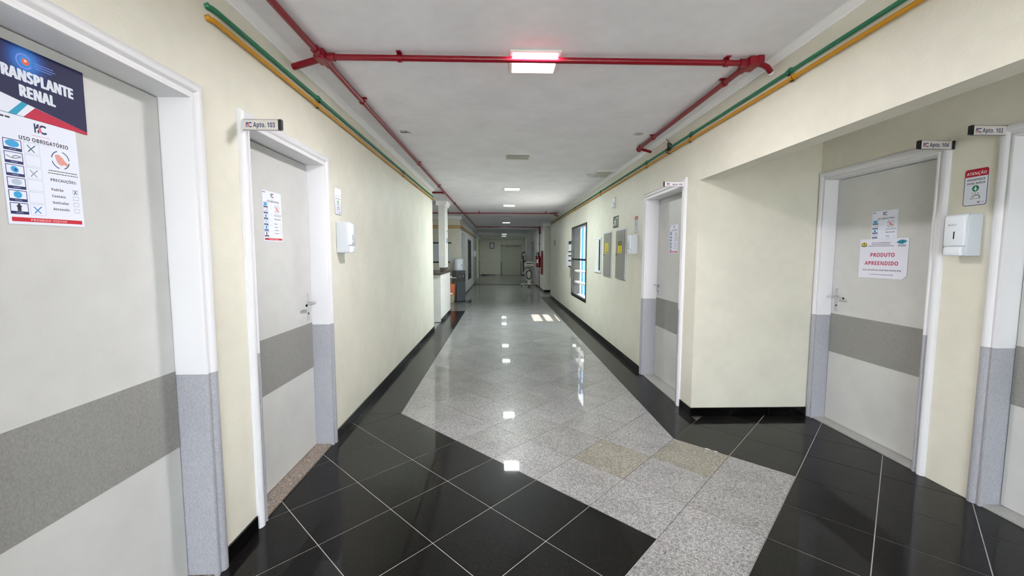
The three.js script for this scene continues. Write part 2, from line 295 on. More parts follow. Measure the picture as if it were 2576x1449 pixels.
// ---------------------------------------------------------------- doors
function sweepFrame(prof, W, s, n, f, top, y0, y1) { // U-shaped mitred sweep: profile (d into room, o outward of the opening)
  const path = (o) => [[n + o, y0], [n + o, Math.min(y1, top + o)], [f - o, Math.min(y1, top + o)], [f - o, y0]];
  const pos = [], P = (d, zy) => [W - s * d, zy[1], zy[0]], N = prof.length;
  for (let k = 0; k < 3; k++) for (let i = 0; i < N; i++) {
    const [d0, o0] = prof[i], [d1, o1] = prof[(i + 1) % N], a = path(o0), b = path(o1);
    pos.push(...P(d0, a[k]), ...P(d1, b[k]), ...P(d1, b[k + 1]), ...P(d0, a[k]), ...P(d1, b[k + 1]), ...P(d0, a[k + 1]));
  }
  const tri = THREE.ShapeUtils.triangulateShape(prof.map((p) => new THREE.Vector2(...p)), []);
  for (const e of [0, 3]) for (const [i, j, k] of tri) { const v = [i, j, k].map((q) => P(prof[q][0], path(prof[q][1])[e])); pos.push(...(e ? [v[0], v[2], v[1]] : v).flat()); }
  const g = new THREE.BufferGeometry(); g.setAttribute('position', new THREE.BufferAttribute(new Float32Array(pos), 3));
  outward(g); return toCreasedNormals(worldUV(g), 0.6);
}
function post(prof, W, s, edge, dir, y0, y1) { return toCreasedNormals(extrudeAlong('y', prof.map(([d, o]) => [W - s * d, edge + dir * o]), y0, y1), 0.6); }
const GREY_Y = 0.922;
function door(label, W, s, near, far, recess, o = {}) { // s: -1 left wall, +1 right wall; near/far: inner edges of the opening
  const g = thing('door_' + door.n++, label, 'door', null, 'structure'), L = recess;
  const prof = [[-0.199, -0.012], [-(L + 0.042), -0.012], [-(L + 0.042), 0], [0.012, 0], [0.0155, 0.002], [0.017, 0.006], [0.0165, 0.013], [0.011, 0.0165], [0.0105, 0.026], [0.014, 0.03], [0.021, 0.036], [0.0235, 0.044], [0.0235, 0.054], [0.021, 0.062], [0.016, 0.068], [0.013, 0.072], [0.0, 0.074], [0.0, 0.029], [-0.199, 0.029]];
  obj('frame', sweepFrame(prof, W, s, near, far, DH, GREY_Y, 9), M.frame, g);
  const inner = [...prof.slice(0, 9), [0.0105, 0.03], [0.0, 0.03], [0.0, 0.029], [-0.199, 0.029]], bead = [[0.0, 0.0301], [0.0105, 0.0301], ...prof.slice(9, 17)];
  obj('frame_base', post(inner, W, s, near, 1, 0.001, GREY_Y - 0.0005), M.frameGrey, g).userData.label = 'grey lower part of the door frame';
  obj('frame_bead', post(bead, W, s, near, 1, 0.001, GREY_Y - 0.0005), M.frame, g);
  obj('frame_base', post(prof, W, s, far, -1, 0.001, GREY_Y - 0.0005), M.frameGrey, g).userData.label = 'grey lower part of the door frame';
  const X = (d) => W - s * d, leaf = obj('leaf', bx(X(-L), X(-L - 0.04), 0.014, DH - 0.004, far + 0.004, near - 0.004, 0.002), M.leaf, g);
  obj('painted_band', bx(X(-L + 0.0012), X(-L - 0.002), 0.605, 0.938, far + 0.0045, near - 0.0045), M.band, g).userData.label = 'grey band across the door leaf';
  obj('threshold', bx(X(-0.0), X(-0.199), -0.01, 0.012, far - 0.02, near + 0.02, 0.002), o.sill || M.sillGrey, g);
  if (o.handle) {
    const hz = o.handle > 0 ? far + 0.058 : near - 0.058, dir = o.handle > 0 ? 1 : -1, h = new THREE.Group(); h.name = 'handle'; h.userData.label = 'chrome lever handle'; g.add(h);
    obj('plate', bx(X(-L + 0.004), X(-L), 0.965, 1.155, hz - 0.02, hz + 0.02, 0.0035), M.chrome, h);
    obj('lever', [cyl([X(-L + 0.004), 1.085, hz], [X(-L + 0.05), 1.085, hz], 0.009), tube([[X(-L + 0.05), 1.085, hz - dir * 0.006], [X(-L + 0.053), 1.085, hz + dir * 0.03], [X(-L + 0.048), 1.083, hz + dir * 0.08], [X(-L + 0.045), 1.082, hz + dir * 0.115]], 0.0085, 10, 16)], M.chrome, h);
    obj('keyhole', cyl([X(-L + 0.004), 1.012, hz], [X(-L + 0.0055), 1.012, hz], 0.008, 12), M.black, h);
  }
  return { g, leaf, X, L };
}
door.n = 1;
const D1 = door('white door with blue sign and large notice at the left edge', XL, -1, -0.88, -1.76, 0.113, { sill: M.sill });
const D2 = door('white door 103 with grey band on the left wall', XL, -1, -2.155, -3.035, 0.113, { sill: M.sill, handle: 1 });
const D3 = door('white door 106 on the right wall between alcove and grey panels', XR, 1, -3.835, -4.795, 0.14, { handle: 1 });
const D4 = door('white door 104 in the alcove with seizure notice', XA, 1, -2.57, -3.46, 0.1, { handle: 1 });
const D5 = door('shaded door 102 cut off at the right edge of the alcove', XA, 1, -1.295, -2.175, 0.1, {});
{ // far double door and the lime door
  const g = thing('door_6', 'pale grey double door in the far end wall', 'door', null, 'structure'), z = -28.7;
  obj('frame', [bx(0.0, 0.09, 0.95, 2.14, z, z + 0.04, 0.005), bx(1.37, 1.46, 0.95, 2.14, z, z + 0.04, 0.005), bx(0.0, 1.46, 2.06, 2.14, z, z + 0.04, 0.005)], M.farLeaf, g);
  obj('frame_base', bx(0.0, 0.09, 0, 0.95, z, z + 0.04), M.band, g); obj('frame_base', bx(1.37, 1.46, 0, 0.95, z, z + 0.04), M.band, g);
  obj('leaf', bx(0.09, 0.727, 0.01, 2.06, z, z + 0.02, 0.002), M.farLeaf, g); obj('leaf', bx(0.733, 1.37, 0.01, 2.06, z, z + 0.02, 0.002), M.farLeaf, g);
  obj('kick_plate', bx(0.1, 0.72, 0.02, 0.57, z + 0.02, z + 0.024), M.farLeaf, g); obj('kick_plate', bx(0.74, 1.36, 0.02, 0.57, z + 0.02, z + 0.024), M.farLeaf, g);
  const d = thing('door_7', 'lime green door far down the left side', 'door', null, 'structure');
  obj('leaf', bx(-1.4, -1.37, 0.02, 2.4, -27.2, -25.1, 0.003), M.limeDoor, d); obj('frame', [bx(-1.4, -1.35, 0, 2.46, -27.35, -27.2), bx(-1.4, -1.35, 0, 2.46, -25.1, -24.95), bx(-1.4, -1.35, 2.4, 2.46, -27.2, -25.1)], M.frame, d);
  obj('handle', [cyl([-1.37, 0.95, -25.3], [-1.3, 0.95, -25.3], 0.015), cyl([-1.3, 0.95, -25.3], [-1.3, 0.95, -25.55], 0.015)], M.black, d);
  const e = thing('door_8', 'dark brown door far down the right side', 'door', null, 'structure');
  obj('leaf', bx(1.76, 1.8, 0.02, 2.1, -22.0, -20.4, 0.003), M.brown, e); obj('frame', [bx(1.64, 1.68, 0, 2.14, -20.4, -20.32), bx(1.64, 1.68, 2.1, 2.14, -22.0, -20.4)], M.frame, e);
}

// ---------------------------------------------------------------- windows
{
  const g = thing('window_1', 'tall black framed window with bright blue outside', 'window', null, 'structure');
  const x0 = XR - 0.012, x1 = XR + 0.05, f = 0.05;
  obj('frame', [bx(x0, x1, WY0, WY0 + f, WZ1, WZ0, 0.003), bx(x0, x1, WY1 - f, WY1, WZ1, WZ0, 0.003), bx(x0, x1, WY0 + f, WY1 - f, WZ0 - f, WZ0, 0.003), bx(x0, x1, WY0 + f, WY1 - f, WZ1, WZ1 + f, 0.003)], M.blackPaint, g);
  obj('transom', bx(x0, x1, 1.315, 1.355, WZ1 + f, WZ0 - f, 0.003), M.blackPaint, g);
  obj('upper_pane', bx(x0 + 0.028, x0 + 0.032, 1.355, WY1 - f, WZ1 + f, WZ0 - f), M.glass, g);
  obj('sill', bx(XR, XR + TH + 0.04, WY0 - 0.03, WY0 + 0.002, WZ1, WZ0, 0.004), M.whitePaint, g);
  for (const y of [1.06, 0.8]) {
    const lv = obj('louver_rail', bx(XR + 0.06, XR + 0.16, y - 0.018, y + 0.018, WZ1 + f, WZ0 - f, 0.006), M.whitePaint, g); lv.userData.label = 'white horizontal rail of the lower pane';
  }
  obj('reveal', [bx(x1, XR + TH, WY0, WY1, WZ1, WZ1 + 0.015), bx(x1, XR + TH, WY1 - 0.015, WY1, WZ1, WZ0)], M.reveal, g).userData.label = 'grey stone lining of the window opening';
  obj('lower_pane', bx(x0 + 0.028, x0 + 0.032, WY0 + f, 1.315, WZ1 + f, WZ0 - f), M.glass, g);
  const w = thing('window_2', 'dark unlit window in the far left wall', 'window', null, 'structure'), a = XL - 0.02, b = XL + 0.015;
  obj('frame', [bx(a, b, 0.45, 0.5, -17.6, -16.05), bx(a, b, 1.98, 2.03, -17.6, -16.05), bx(a, b, 0.5, 1.98, -16.1, -16.05), bx(a, b, 0.5, 1.98, -17.6, -17.55), bx(a, b, 0.5, 1.98, -16.84, -16.81)], M.blackPaint, w);
  obj('pane', bx(a + 0.005, a + 0.01, 0.5, 1.98, -16.81, -16.1), M.darkGlass, w); obj('pane', bx(a + 0.005, a + 0.01, 0.5, 1.98, -17.55, -16.84), M.darkGlass, w);
}
{
  const g = thing('window_3', 'tall glazed entrance behind the camera', 'window', null, 'structure'), z0 = 2.47, z1 = 2.53;
  obj('frame', [bx(-0.55, -0.5, 0, 2.3, z0, z1), bx(1.55, 1.6, 0, 2.3, z0, z1), bx(-0.5, 1.55, 2.25, 2.3, z0, z1), bx(-0.5, 1.55, 0, 0.05, z0, z1), bx(0.5, 0.55, 0.05, 2.25, z0, z1)], M.blackPaint, g);
  obj('pane', bx(-0.5, 0.5, 0.05, 2.25, 2.498, 2.502), M.glass, g); obj('pane', bx(0.55, 1.55, 0.05, 2.25, 2.498, 2.502), M.glass, g);
}
// courtyard outside the window
S('ground_outside', [bx(XR + TH, 14, -0.3, -0.1, -13.85, -3.7)], M.concrete, 'pale concrete courtyard outside the window', 'ground');
S('ground_entrance', [bx(-6, 8, -0.3, -0.02, 2.6, 16)], M.concrete, 'pale concrete ground outside the glazed entrance', 'ground');
S('wall_outside', [bx(13.8, 14, -0.1, 5, -13.85, -3.7)], M.whitePaint, 'white wall across the courtyard', 'wall');
tag(obj('exterior_column', [bx(1.98, 2.5, -0.1, 3.6, -8.75, -7.9, 0.01)], M.whitePaint), 'white column outside beside the near window edge', 'column');
tag(obj('exterior_pillar', [bx(2.59, 2.655, -0.1, 3.4, -13.7, -13.55, 0.01)], M.whitePaint), 'white post seen through the window beside the blue panel', 'post');
{
  const g = thing('blue_panel', 'bright blue upright panel seen through the window', 'panel');
  obj('sheet', bx(2.66, 2.74, -0.1, 3.3, -13.62, -13.58, 0.004), M.blue, g); obj('edge_strip', bx(2.74, 2.765, -0.1, 3.3, -13.63, -13.57, 0.004), M.white, g); obj('sheet', bx(2.765, 2.98, -0.1, 3.3, -13.62, -13.58, 0.004), M.blue, g);
  const k = thing('grey_screen', 'grey blue screen with a dark top seen through the window', 'screen');
  obj('sheet', bx(2.3, 2.58, -0.1, 1.95, -13.62, -13.58, 0.004), M.greyScreen, k); obj('upper_sheet', bx(2.3, 2.58, 1.95, 3.3, -13.62, -13.58, 0.004), M.darkScreen, k); settle(k);
  settle(g);
}

// ---------------------------------------------------------------- ceiling lights
LAMPS.forEach(([z, power, lit], k) => {
  const where = ['overhead just behind the frame', 'nearest the camera, crossed by the red pipe', 'second along, dark', 'third along the corridor', 'fourth along the corridor', 'unlit one past the window', 'fifth lit along the corridor', 'sixth lit along the corridor', 'second to last before the far wall', 'last before the far wall'][k];
  const g = thing('ceiling_light', (lit ? 'glowing' : 'switched off') + ' square ceiling panel, ' + where, 'ceiling light', 'ceiling light panels'), h = LAMP_W / 2, y = CEIL;
  const x = LAMP_X;
  obj('frame', [bx(x - h - 0.016, x - h, y - 0.012, y, z - h - 0.016, z + h + 0.016, 0.003), bx(x + h, x + h + 0.016, y - 0.012, y, z - h - 0.016, z + h + 0.016, 0.003), bx(x - h, x + h, y - 0.012, y, z + h, z + h + 0.016, 0.003), bx(x - h, x + h, y - 0.012, y, z - h - 0.016, z - h, 0.003)], M.whitePaint, g);
  obj('diffuser', bx(x - h, x + h, y - 0.008, y - 0.001, z - h, z + h), lit ? (k < 2 ? glow : glowCool) : M.diffuserOff, g);
  if (lit) {
    const l = new THREE.RectAreaLight(k < 2 ? LAMP_COLOR : LAMP_COOL, power, LAMP_W, LAMP_W); l.name = 'panel_glow_' + k; l.position.set(x, y - 0.014, z); l.rotation.x = -Math.PI / 2; g.add(l);
  }
  settle(g);
});

// ---------------------------------------------------------------- pipes
const PY = 2.605, PR = 0.0175;
const redMap = canvasTex(1024, 64, (c, w, h) => {
  c.fillStyle = '#82031a'; c.fillRect(0, 0, w, h);
  c.fillStyle = '#efe6e2'; for (const [x, y, a, b] of [[395, 34, 5, 5], [398, 40, 3, 6], [300, 20, 9, 3], [470, 44, 5, 3], [610, 22, 12, 2], [742, 26, 14, 3], [758, 28, 6, 5], [640, 48, 4, 3], [180, 30, 4, 3], [860, 40, 7, 2]]) { c.beginPath(); c.ellipse(x, y, a / 2, b / 2, 0.4, 0, 7); c.fill(); }
});
const redChipped = std({ name: 'chipped_red_pipe_paint', map: redMap, roughness: 0.3 });
function pipeZ(x, y, z0, z1, r) { return cyl([x, y, z0], [x, y, z1], r, 16); }
function clampX(x, y, z, r) { return [cyl([x - 0.012, y, z], [x + 0.012, y, z], r + 0.006, 16), bx(x - 0.014, x + 0.014, y, CEIL - 0.002, z - 0.008, z + 0.008), bx(x - 0.013, x + 0.013, CEIL - 0.008, CEIL - 0.002, z - 0.035, z + 0.035)]; }
function clampZ(x, y, z, r) { return [cyl([x, y, z - 0.012], [x, y, z + 0.012], r + 0.006, 16), bx(x - 0.008, x + 0.008, y, CEIL - 0.002, z - 0.014, z + 0.014), bx(x - 0.034, x + 0.034, CEIL - 0.008, CEIL - 0.002, z - 0.013, z + 0.013)]; }
{
  const x = -1.06, zc = -2.575;
  const g = thing('red_conduit', 'chipped red conduit crossing the ceiling under the nearest light panel', 'pipe');
  { const pg = new THREE.CylinderGeometry(PR, PR, 2.483, 18, 1, true); pg.rotateZ(Math.PI / 2); const u = pg.attributes.uv; for (let i = 0; i < u.count; i++) u.setXY(i, 1 - u.getY(i), u.getX(i)); pg.translate(0.2585, PY, zc); obj('pipe', pg.toNonIndexed(), redChipped, g); }
  obj('junction_box', [bx(1.5, 1.565, PY - 0.03, CEIL - 0.002, zc - 0.06, zc + 0.045, 0.01), cyl([1.46, PY, zc], [1.5, PY, zc], 0.024), cyl([1.525, PY, zc - 0.06], [1.525, PY, zc - 0.1], 0.024), bx(1.548, 1.585, PY - 0.012, CEIL - 0.002, zc + 0.005, zc + 0.05, 0.004)], M.red, g);
  obj('elbow_stub', tube([[1.55, PY, zc - 0.005], [1.6, PY - 0.002, zc - 0.008], [1.645, PY - 0.012, zc - 0.022], [1.68, PY - 0.03, zc - 0.042]], 0.0165, 12, 20), M.red, g);
  obj('white_stub_end', cyl([1.679, PY - 0.0295, zc - 0.042], [1.69, PY - 0.036, zc - 0.048], 0.017), M.white, g);
  for (const cx of [-0.603, 1.375]) obj('clamp', clampX(cx, PY, zc, PR), M.red, g);
  settle(g);
  const l = thing('red_conduit', 'long red conduit running along the ceiling beside the left cornice', 'pipe');
  obj('pipe', pipeZ(x, PY, 2.3, zc, PR), M.red, l); obj('pipe', pipeZ(x, PY, zc, -7.9, PR), M.red, l); obj('pipe', pipeZ(x, PY, -7.9, -17.6, PR * 0.95), M.red, l);
  obj('junction_box', [bx(x - 0.032, x + 0.032, PY - 0.03, CEIL - 0.002, zc - 0.055, zc + 0.06, 0.012), cyl([x, PY, zc + 0.06], [x, PY, zc + 0.1], 0.024), cyl([x, PY, zc - 0.055], [x, PY, zc - 0.1], 0.024), cyl([x + 0.03, PY, zc], [x + 0.075, PY, zc], 0.024)], M.red, l);
  const ribs = []; for (let k = 0; k < 18; k++) { const t = k / 17; ribs.push(cyl([x - 0.03 - 0.16 * t, PY - 0.005 - 0.03 * t, zc - 0.02 - 0.03 * t], [x - 0.036 - 0.16 * t, PY - 0.006 - 0.03 * t, zc - 0.021 - 0.03 * t], 0.0195, 12)); }
  obj('flexible_stub', [cyl([x, PY, zc - 0.012], [XL + 0.022, PY - 0.035, zc - 0.05], 0.0165), ...ribs], M.red, l);
  for (const cz of [-3.29, -5.46, -1.4, -7.2, -9.6]) obj('clamp', clampZ(x, PY, cz, PR), M.red, l);
  settle(l);
  const r = thing('red_conduit', 'short red conduit on the ceiling running down the right side', 'pipe');
  obj('pipe', pipeZ(1.525, PY, zc - 0.1, -4.6, PR), M.red, r);
  obj('elbow', [sph([1.525, PY - 0.006, -4.6], 0.032), cyl([1.525, PY, -4.6], [1.68, PY - 0.018, -4.67], 0.0155), cyl([1.525, PY, -4.545], [1.525, PY, -4.6], 0.025)], M.red, r);
  for (const cz of [-2.87, -4.18]) obj('clamp', clampZ(1.525, PY, cz, PR), M.red, r);
  settle(r);
  const k = thing('red_conduit', 'red conduit stub turning left over the end of the left wall', 'pipe');
  obj('junction_box', bx(x - 0.035, x - 0.02, PY - 0.03, CEIL - 0.001, -8.0, -7.86, 0.004), M.red, k); obj('pipe', cyl([x - 0.02, PY, -7.93], [-1.9, PY, -7.93], PR), M.red, k); settle(k);
  const g2 = thing('red_conduit', 'thin red conduit crossing the ceiling past the window', 'pipe'), q = PY - 0.02;
  obj('pipe', cyl([-3.0, q - 0.012, -11.45], [1.53, q - 0.012, -11.45], 0.014), M.red, g2); obj('elbow', [bx(1.36, 1.56, q - 0.03, q + 0.01, -11.49, -11.41, 0.01), cyl([1.53, q, -11.45], [1.55, q, -12.0], 0.014), cyl([1.55, q, -12.0], [1.67, q - 0.02, -12.1], 0.014)], M.red, g2);
  for (const cx of [-1.45, -0.6, 1.25]) obj('clamp', clampX(cx, q - 0.012, -11.45, 0.014), M.red, g2);
  settle(g2);
  const g3 = thing('red_conduit', 'distant red conduit crossing the ceiling toward the extinguisher', 'pipe');
  obj('pipe', cyl([-1.06, PY, -17.64], [1.6, PY, -17.64], 0.018), M.red, g3); for (const cx of [-0.5, 0.95]) obj('clamp', clampX(cx, PY, -17.64, 0.02), M.red, g3); settle(g3);
  const g4 = thing('red_conduit', 'red pipe dropping down the far right wall beside the extinguisher', 'pipe');
  obj('drop_pipe', cyl([1.62, 2.35, -17.3], [1.62, 0.02, -17.3], 0.018), M.red, g4); obj('bend', [cyl([1.62, PY, -17.6], [1.62, PY, -17.3], 0.024), cyl([1.62, PY + 0.02, -17.3], [1.62, 2.3, -17.3], 0.04)], M.red, g4); for (const y of [1.9, 0.7]) obj('clamp', cyl([1.62, y - 0.02, -17.3], [1.62, y + 0.02, -17.3], 0.03), M.red, g4); settle(g4);
}
function wallPipe(label, mat, W, s, y, r, z0, z1, clamps, bend) {
  const g = thing(mat === M.green ? 'green_pipe' : 'yellow_pipe', label, 'pipe'), x = W - s * 0.017;
  obj('pipe', pipeZ(x, y, z0, z1, r), mat, g);
  if (bend) { obj('bend', tube([[x, y, z0], [x, y, z0 + 0.03], [x - 0.006, y, z0 + 0.055], [x - 0.035, y, z0 + 0.075]], r, 12, 16), mat, g); obj('cut_end', cyl([x - 0.012, y, z0 + 0.066], [x - 0.004, y, z0 + 0.062], r * 1.25), mat, g); }
  for (const cz of clamps) obj('clamp', [cyl([x, y, cz - 0.012], [x, y, cz + 0.012], r + 0.004), cyl([x, y, cz + 0.02], [x, y, cz + 0.028], r + 0.004), bx(Math.min(x, W), Math.max(x, W), y - 0.005, y + r + 0.012, cz - 0.011, cz + 0.011)], mat, g), obj('clamp_screw', [cyl([x, y, cz + 0.0125], [x, y, cz + 0.0195], r + 0.002), bx(x - 0.006, x + 0.006, y - r - 0.01, y - r - 0.002, cz - 0.008, cz + 0.008)], M.black, g);
  return g;
}
wallPipe('green pipe under the left cornice, upper of the pair', M.green, XL, -1, 2.505, 0.0115, -1.97, -7.8, [-2.98, -5.48], true);
wallPipe('yellow pipe on the left wall just below the green one', M.yellow, XL, -1, 2.456, 0.0115, -1.97, -7.78, [-2.95, -5.43, -7.7], true);
wallPipe('green pipe under the right cornice above the alcove beam', M.green, XR, 1, 2.502, 0.0105, 2.3, -14.0, [-2.45, -3.7, -4.82, -7.0, -9.4]);
wallPipe('yellow pipe on the right wall just below the green one', M.yellow, XR, 1, 2.456, 0.0115, 2.3, -14.0, [-2.42, -3.71, -4.8, -7.0, -9.4]);
{ // tangle of cut cable on the right pipes
  const g = thing('cable_knot', 'black knot of cable ends wrapped around the right pipes', 'cable'), x = XR - 0.03, z = -4.12;
  for (let k = 0; k < 7; k++) { const t = new THREE.TorusGeometry(rr(0.014, 0.024), 0.0035, 6, 16); t.rotateX(rr(-0.6, 0.6)); t.rotateY(rr(-0.8, 0.8)); t.translate(x + rr(-0.012, 0.004), 2.455 + k * 0.012, z + rr(-0.02, 0.02)); obj('wire_loop', t.toNonIndexed(), M.rubber, g); }
  obj('wire_end', tube([[x - 0.005, 2.52, z], [x - 0.02, 2.545, z + 0.01], [x - 0.014, 2.565, z - 0.01], [x - 0.03, 2.585, z - 0.02]], 0.003, 6, 16), M.rubber, g);
  obj('wire_end', tube([[x, 2.52, z], [x - 0.03, 2.53, z + 0.03], [x - 0.02, 2.55, z + 0.04]], 0.003, 6, 16), M.rubber, g);
  settle(g);
}
{ // pipes at the nook wall
  const g = thing('nook_pipe', 'pair of thin brown pipes high on the wall behind the water cooler', 'pipe'), h = thing('nook_pipe', 'pair of thin brown pipes high on the far left white wall', 'pipe');
  for (const y of [2.33, 2.27]) { obj('pipe', cyl([-4.55, y, -12.98], [-1.26, y, -12.98], 0.014), M.yellow, g); obj('pipe', cyl([-1.255, y, -13.02], [-1.255, y, -21.5], 0.014), M.yellow, h); }
}

// ---------------------------------------------------------------- ceiling details
{
  const v = thing('access_hatch', 'white framed beige hatch in the ceiling near the right cornice', 'hatch'), y = CEIL;
  obj('frame', [bx(1.37, 1.64, y - 0.012, y, -5.975, -5.945), bx(1.37, 1.64, y - 0.012, y, -6.44, -6.41), bx(1.37, 1.395, y - 0.012, y, -6.41, -5.975), bx(1.615, 1.64, y - 0.012, y, -6.41, -5.975)], M.whitePaint, v);
  obj('cover', bx(1.395, 1.615, y - 0.006, y, -6.41, -5.975), M.diffuserOff, v); settle(v);
  const d = thing('smoke_detector', 'round white detector on the ceiling beside the hatch', 'detector');
  obj('base', cyl([1.33, y, -6.18], [1.33, y - 0.015, -6.18], 0.055, 24), M.whiteDull, d); obj('head', cyl([1.33, y - 0.015, -6.18], [1.33, y - 0.04, -6.18], 0.045, 24, 0.032), M.whiteDull, d); settle(d);
  const c = thing('cable_outlet', 'torn cable outlet with bare wires in the ceiling left of centre', 'outlet');
  obj('hole', cyl([-0.95, y, -4.15], [-0.95, y - 0.003, -4.15], 0.035, 16), M.diffuserOff, c); obj('wire', tube([[-0.98, y - 0.004, -4.16], [-0.95, y - 0.02, -4.13], [-0.92, y - 0.006, -4.17]], 0.003, 6, 12), M.black, c); obj('wire', tube([[-0.93, y - 0.003, -4.14], [-0.9, y - 0.014, -4.13], [-0.89, y - 0.002, -4.2]], 0.003, 6, 12), M.black, c); settle(c);
  const p = thing('blank_plate', 'small grey blanking plate in the ceiling near the right red pipe', 'plate');
  obj('plate', cyl([1.37, y, -4.16], [1.37, y - 0.003, -4.16], 0.045, 16), M.diffuserOff, p); obj('screw', cyl([1.37, y - 0.003, -4.16], [1.37, y - 0.006, -4.16], 0.01, 8), M.steel, p); settle(p);
}

// ---------------------------------------------------------------- printed things
const F = (px, bold = true, family = 'sans-serif') => (bold ? 'bold ' : '') + px + 'px ' + family;
function fit(c, text, x, y, w, px, bold = true, align = 'center') { c.font = F(px, bold); const m = c.measureText(text).width; c.save(); c.translate(x, y); c.scale(w / m, 1); c.textAlign = align; c.fillText(text, 0, 0); c.restore(); }
function logo(c, x, y, s, dark = '#10214f') {      // H and C with a small pink figure between them
  c.save(); c.translate(x, y); c.scale(s, s);
  c.fillStyle = dark; c.fillRect(0, 0, 0.16, 1); c.beginPath(); c.moveTo(0.36, 0); c.lineTo(0.56, 0); c.lineTo(0.42, 0.45); c.lineTo(0.16, 0.55); c.lineTo(0.16, 0.4); c.closePath(); c.fill(); c.fillRect(0.34, 0.62, 0.14, 0.38);
  c.lineWidth = 0.2; c.strokeStyle = dark; c.beginPath(); c.arc(0.98, 0.5, 0.4, 0.75, 5.5); c.stroke();
  c.fillStyle = '#e8687a'; c.beginPath(); c.arc(0.6, 0.36, 0.11, 0, 7); c.fill(); c.beginPath(); c.moveTo(0.5, 0.5); c.lineTo(0.74, 0.5); c.lineTo(0.8, 0.86); c.lineTo(0.48, 0.86); c.closePath(); c.fill();
  c.restore();
}
function smallText(c, x, y, w, px, col = '#333') { c.fillStyle = col; let t = x; while (t < x + w) { const l = px * (0.7 + hash2(t | 0, y | 0, 77) * 1.6); c.fillRect(t, y - px * 0.6, Math.min(l, x + w - t), px * 0.6); t += l + px * 0.35; } }
function usoSheet(marks) {
  return canvasTex(724, 1024, (c, w, h) => {
    c.fillStyle = '#e6eafa'; c.fillRect(0, 0, w, h);
    smallText(c, 14, 44, 92, 26, '#2a2a35');
    logo(c, 310, 34, 88); c.fillStyle = '#e39bb0'; c.fillRect(280, 150, 170, 5);
    c.fillStyle = '#1b1c2a'; fit(c, 'USO OBRIGATÓRIO', 395, 218, 470, 52);
    const y0 = 236, st = 118;
    for (let k = 0; k < 6; k++) {
      const y = y0 + k * st; c.strokeStyle = '#1a2c66'; c.lineWidth = 6; c.strokeRect(26, y, 150, 100); c.fillStyle = '#10205c'; c.fillRect(24, y + 76, 154, 27);
      c.fillStyle = '#9fb0dc'; c.fillRect(70, y + 87, 60, 5);
      c.fillStyle = '#2fa3dd';
      if (k === 0) { c.beginPath(); c.ellipse(100, y + 38, 58, 33, 0, 0, 7); c.fill(); }
      if (k === 1) { c.strokeStyle = '#26262e'; c.lineWidth = 5; c.beginPath(); c.moveTo(40, y + 34); c.quadraticCurveTo(100, y + 74, 160, y + 34); c.quadraticCurveTo(100, y + 16, 92, y + 50); c.stroke(); }
      if (k === 2) { c.beginPath(); c.ellipse(98, y + 40, 34, 28, 0.4, 0, 7); c.fill(); c.fillStyle = '#14509c'; c.beginPath(); c.arc(106, y + 42, 14, 0, 7); c.fill(); }
      if (k === 3) { c.fillStyle = '#b9c6da'; c.beginPath(); c.ellipse(102, y + 38, 44, 28, 0, 0, 7); c.fill(); }
      if (k === 4) { c.beginPath(); c.ellipse(100, y + 38, 36, 32, 0, 0, 7); c.fill(); }
      if (k === 5) { c.fillStyle = '#182038'; c.beginPath(); c.arc(100, y + 16, 12, 0, 7); c.fill(); c.fillRect(78, y + 22, 44, 14); c.fillRect(84, y + 34, 32, 40); }
      c.strokeStyle = '#aab2cc'; c.lineWidth = 2.5; c.strokeRect(198, y - 2, 140, 104);
      if (marks[k]) { c.strokeStyle = marks[k]; c.lineWidth = 9; c.beginPath(); c.moveTo(228, y + 22); c.quadraticCurveTo(262, y + 60, 290, y + 84); c.moveTo(300, y + 18); c.quadraticCurveTo(262, y + 50, 232, y + 86); c.stroke(); }
    }
    c.strokeStyle = '#c4c8da'; c.lineWidth = 2; c.beginPath(); c.moveTo(190, 230); c.lineTo(700, 230); c.stroke();
    c.strokeStyle = '#27305a'; c.lineWidth = 9; for (const [a, b] of [[3.3, 4.4], [5.0, 6.2], [0.2, 1.2], [1.8, 2.9]]) { c.beginPath(); c.arc(535, 345, 88, a, b); c.stroke(); }
    c.fillStyle = '#dd9a92'; c.beginPath(); [[480, 300], [520, 290], [560, 320], [582, 352], [610, 372], [600, 400], [566, 388], [540, 402], [506, 384], [490, 350]].forEach((p, i) => i ? c.lineTo(...p) : c.moveTo(...p)); c.fill();
    smallText(c, 405, 470, 290, 13); smallText(c, 395, 496, 305, 13);
    c.fillStyle = '#25262e'; fit(c, 'PRECAUÇÕES:', 545, 572, 270, 40);
    ['Padrão', 'Contato', 'Gotículas', 'Aerossóis'].forEach((t, i) => { c.fillStyle = '#25262e'; c.font = F(36); c.textAlign = 'left'; c.fillText(t, 410, 668 + i * 66); c.strokeStyle = '#8b90a6'; c.lineWidth = 3; c.strokeRect(628, 640 + i * 66, 54, 38); });
    if (marks.x) { c.strokeStyle = '#2b2c34'; c.lineWidth = 6; c.beginPath(); c.moveTo(640, 640); c.lineTo(672, 680); c.moveTo(670, 640); c.lineTo(640, 682); c.stroke(); }
    c.fillStyle = '#c5122c'; c.fillRect(26, 958, 672, 40); c.fillStyle = '#f2b9c0'; fit(c, 'PROIBIDO VISITAS', 362, 989, 350, 29);
  });
}
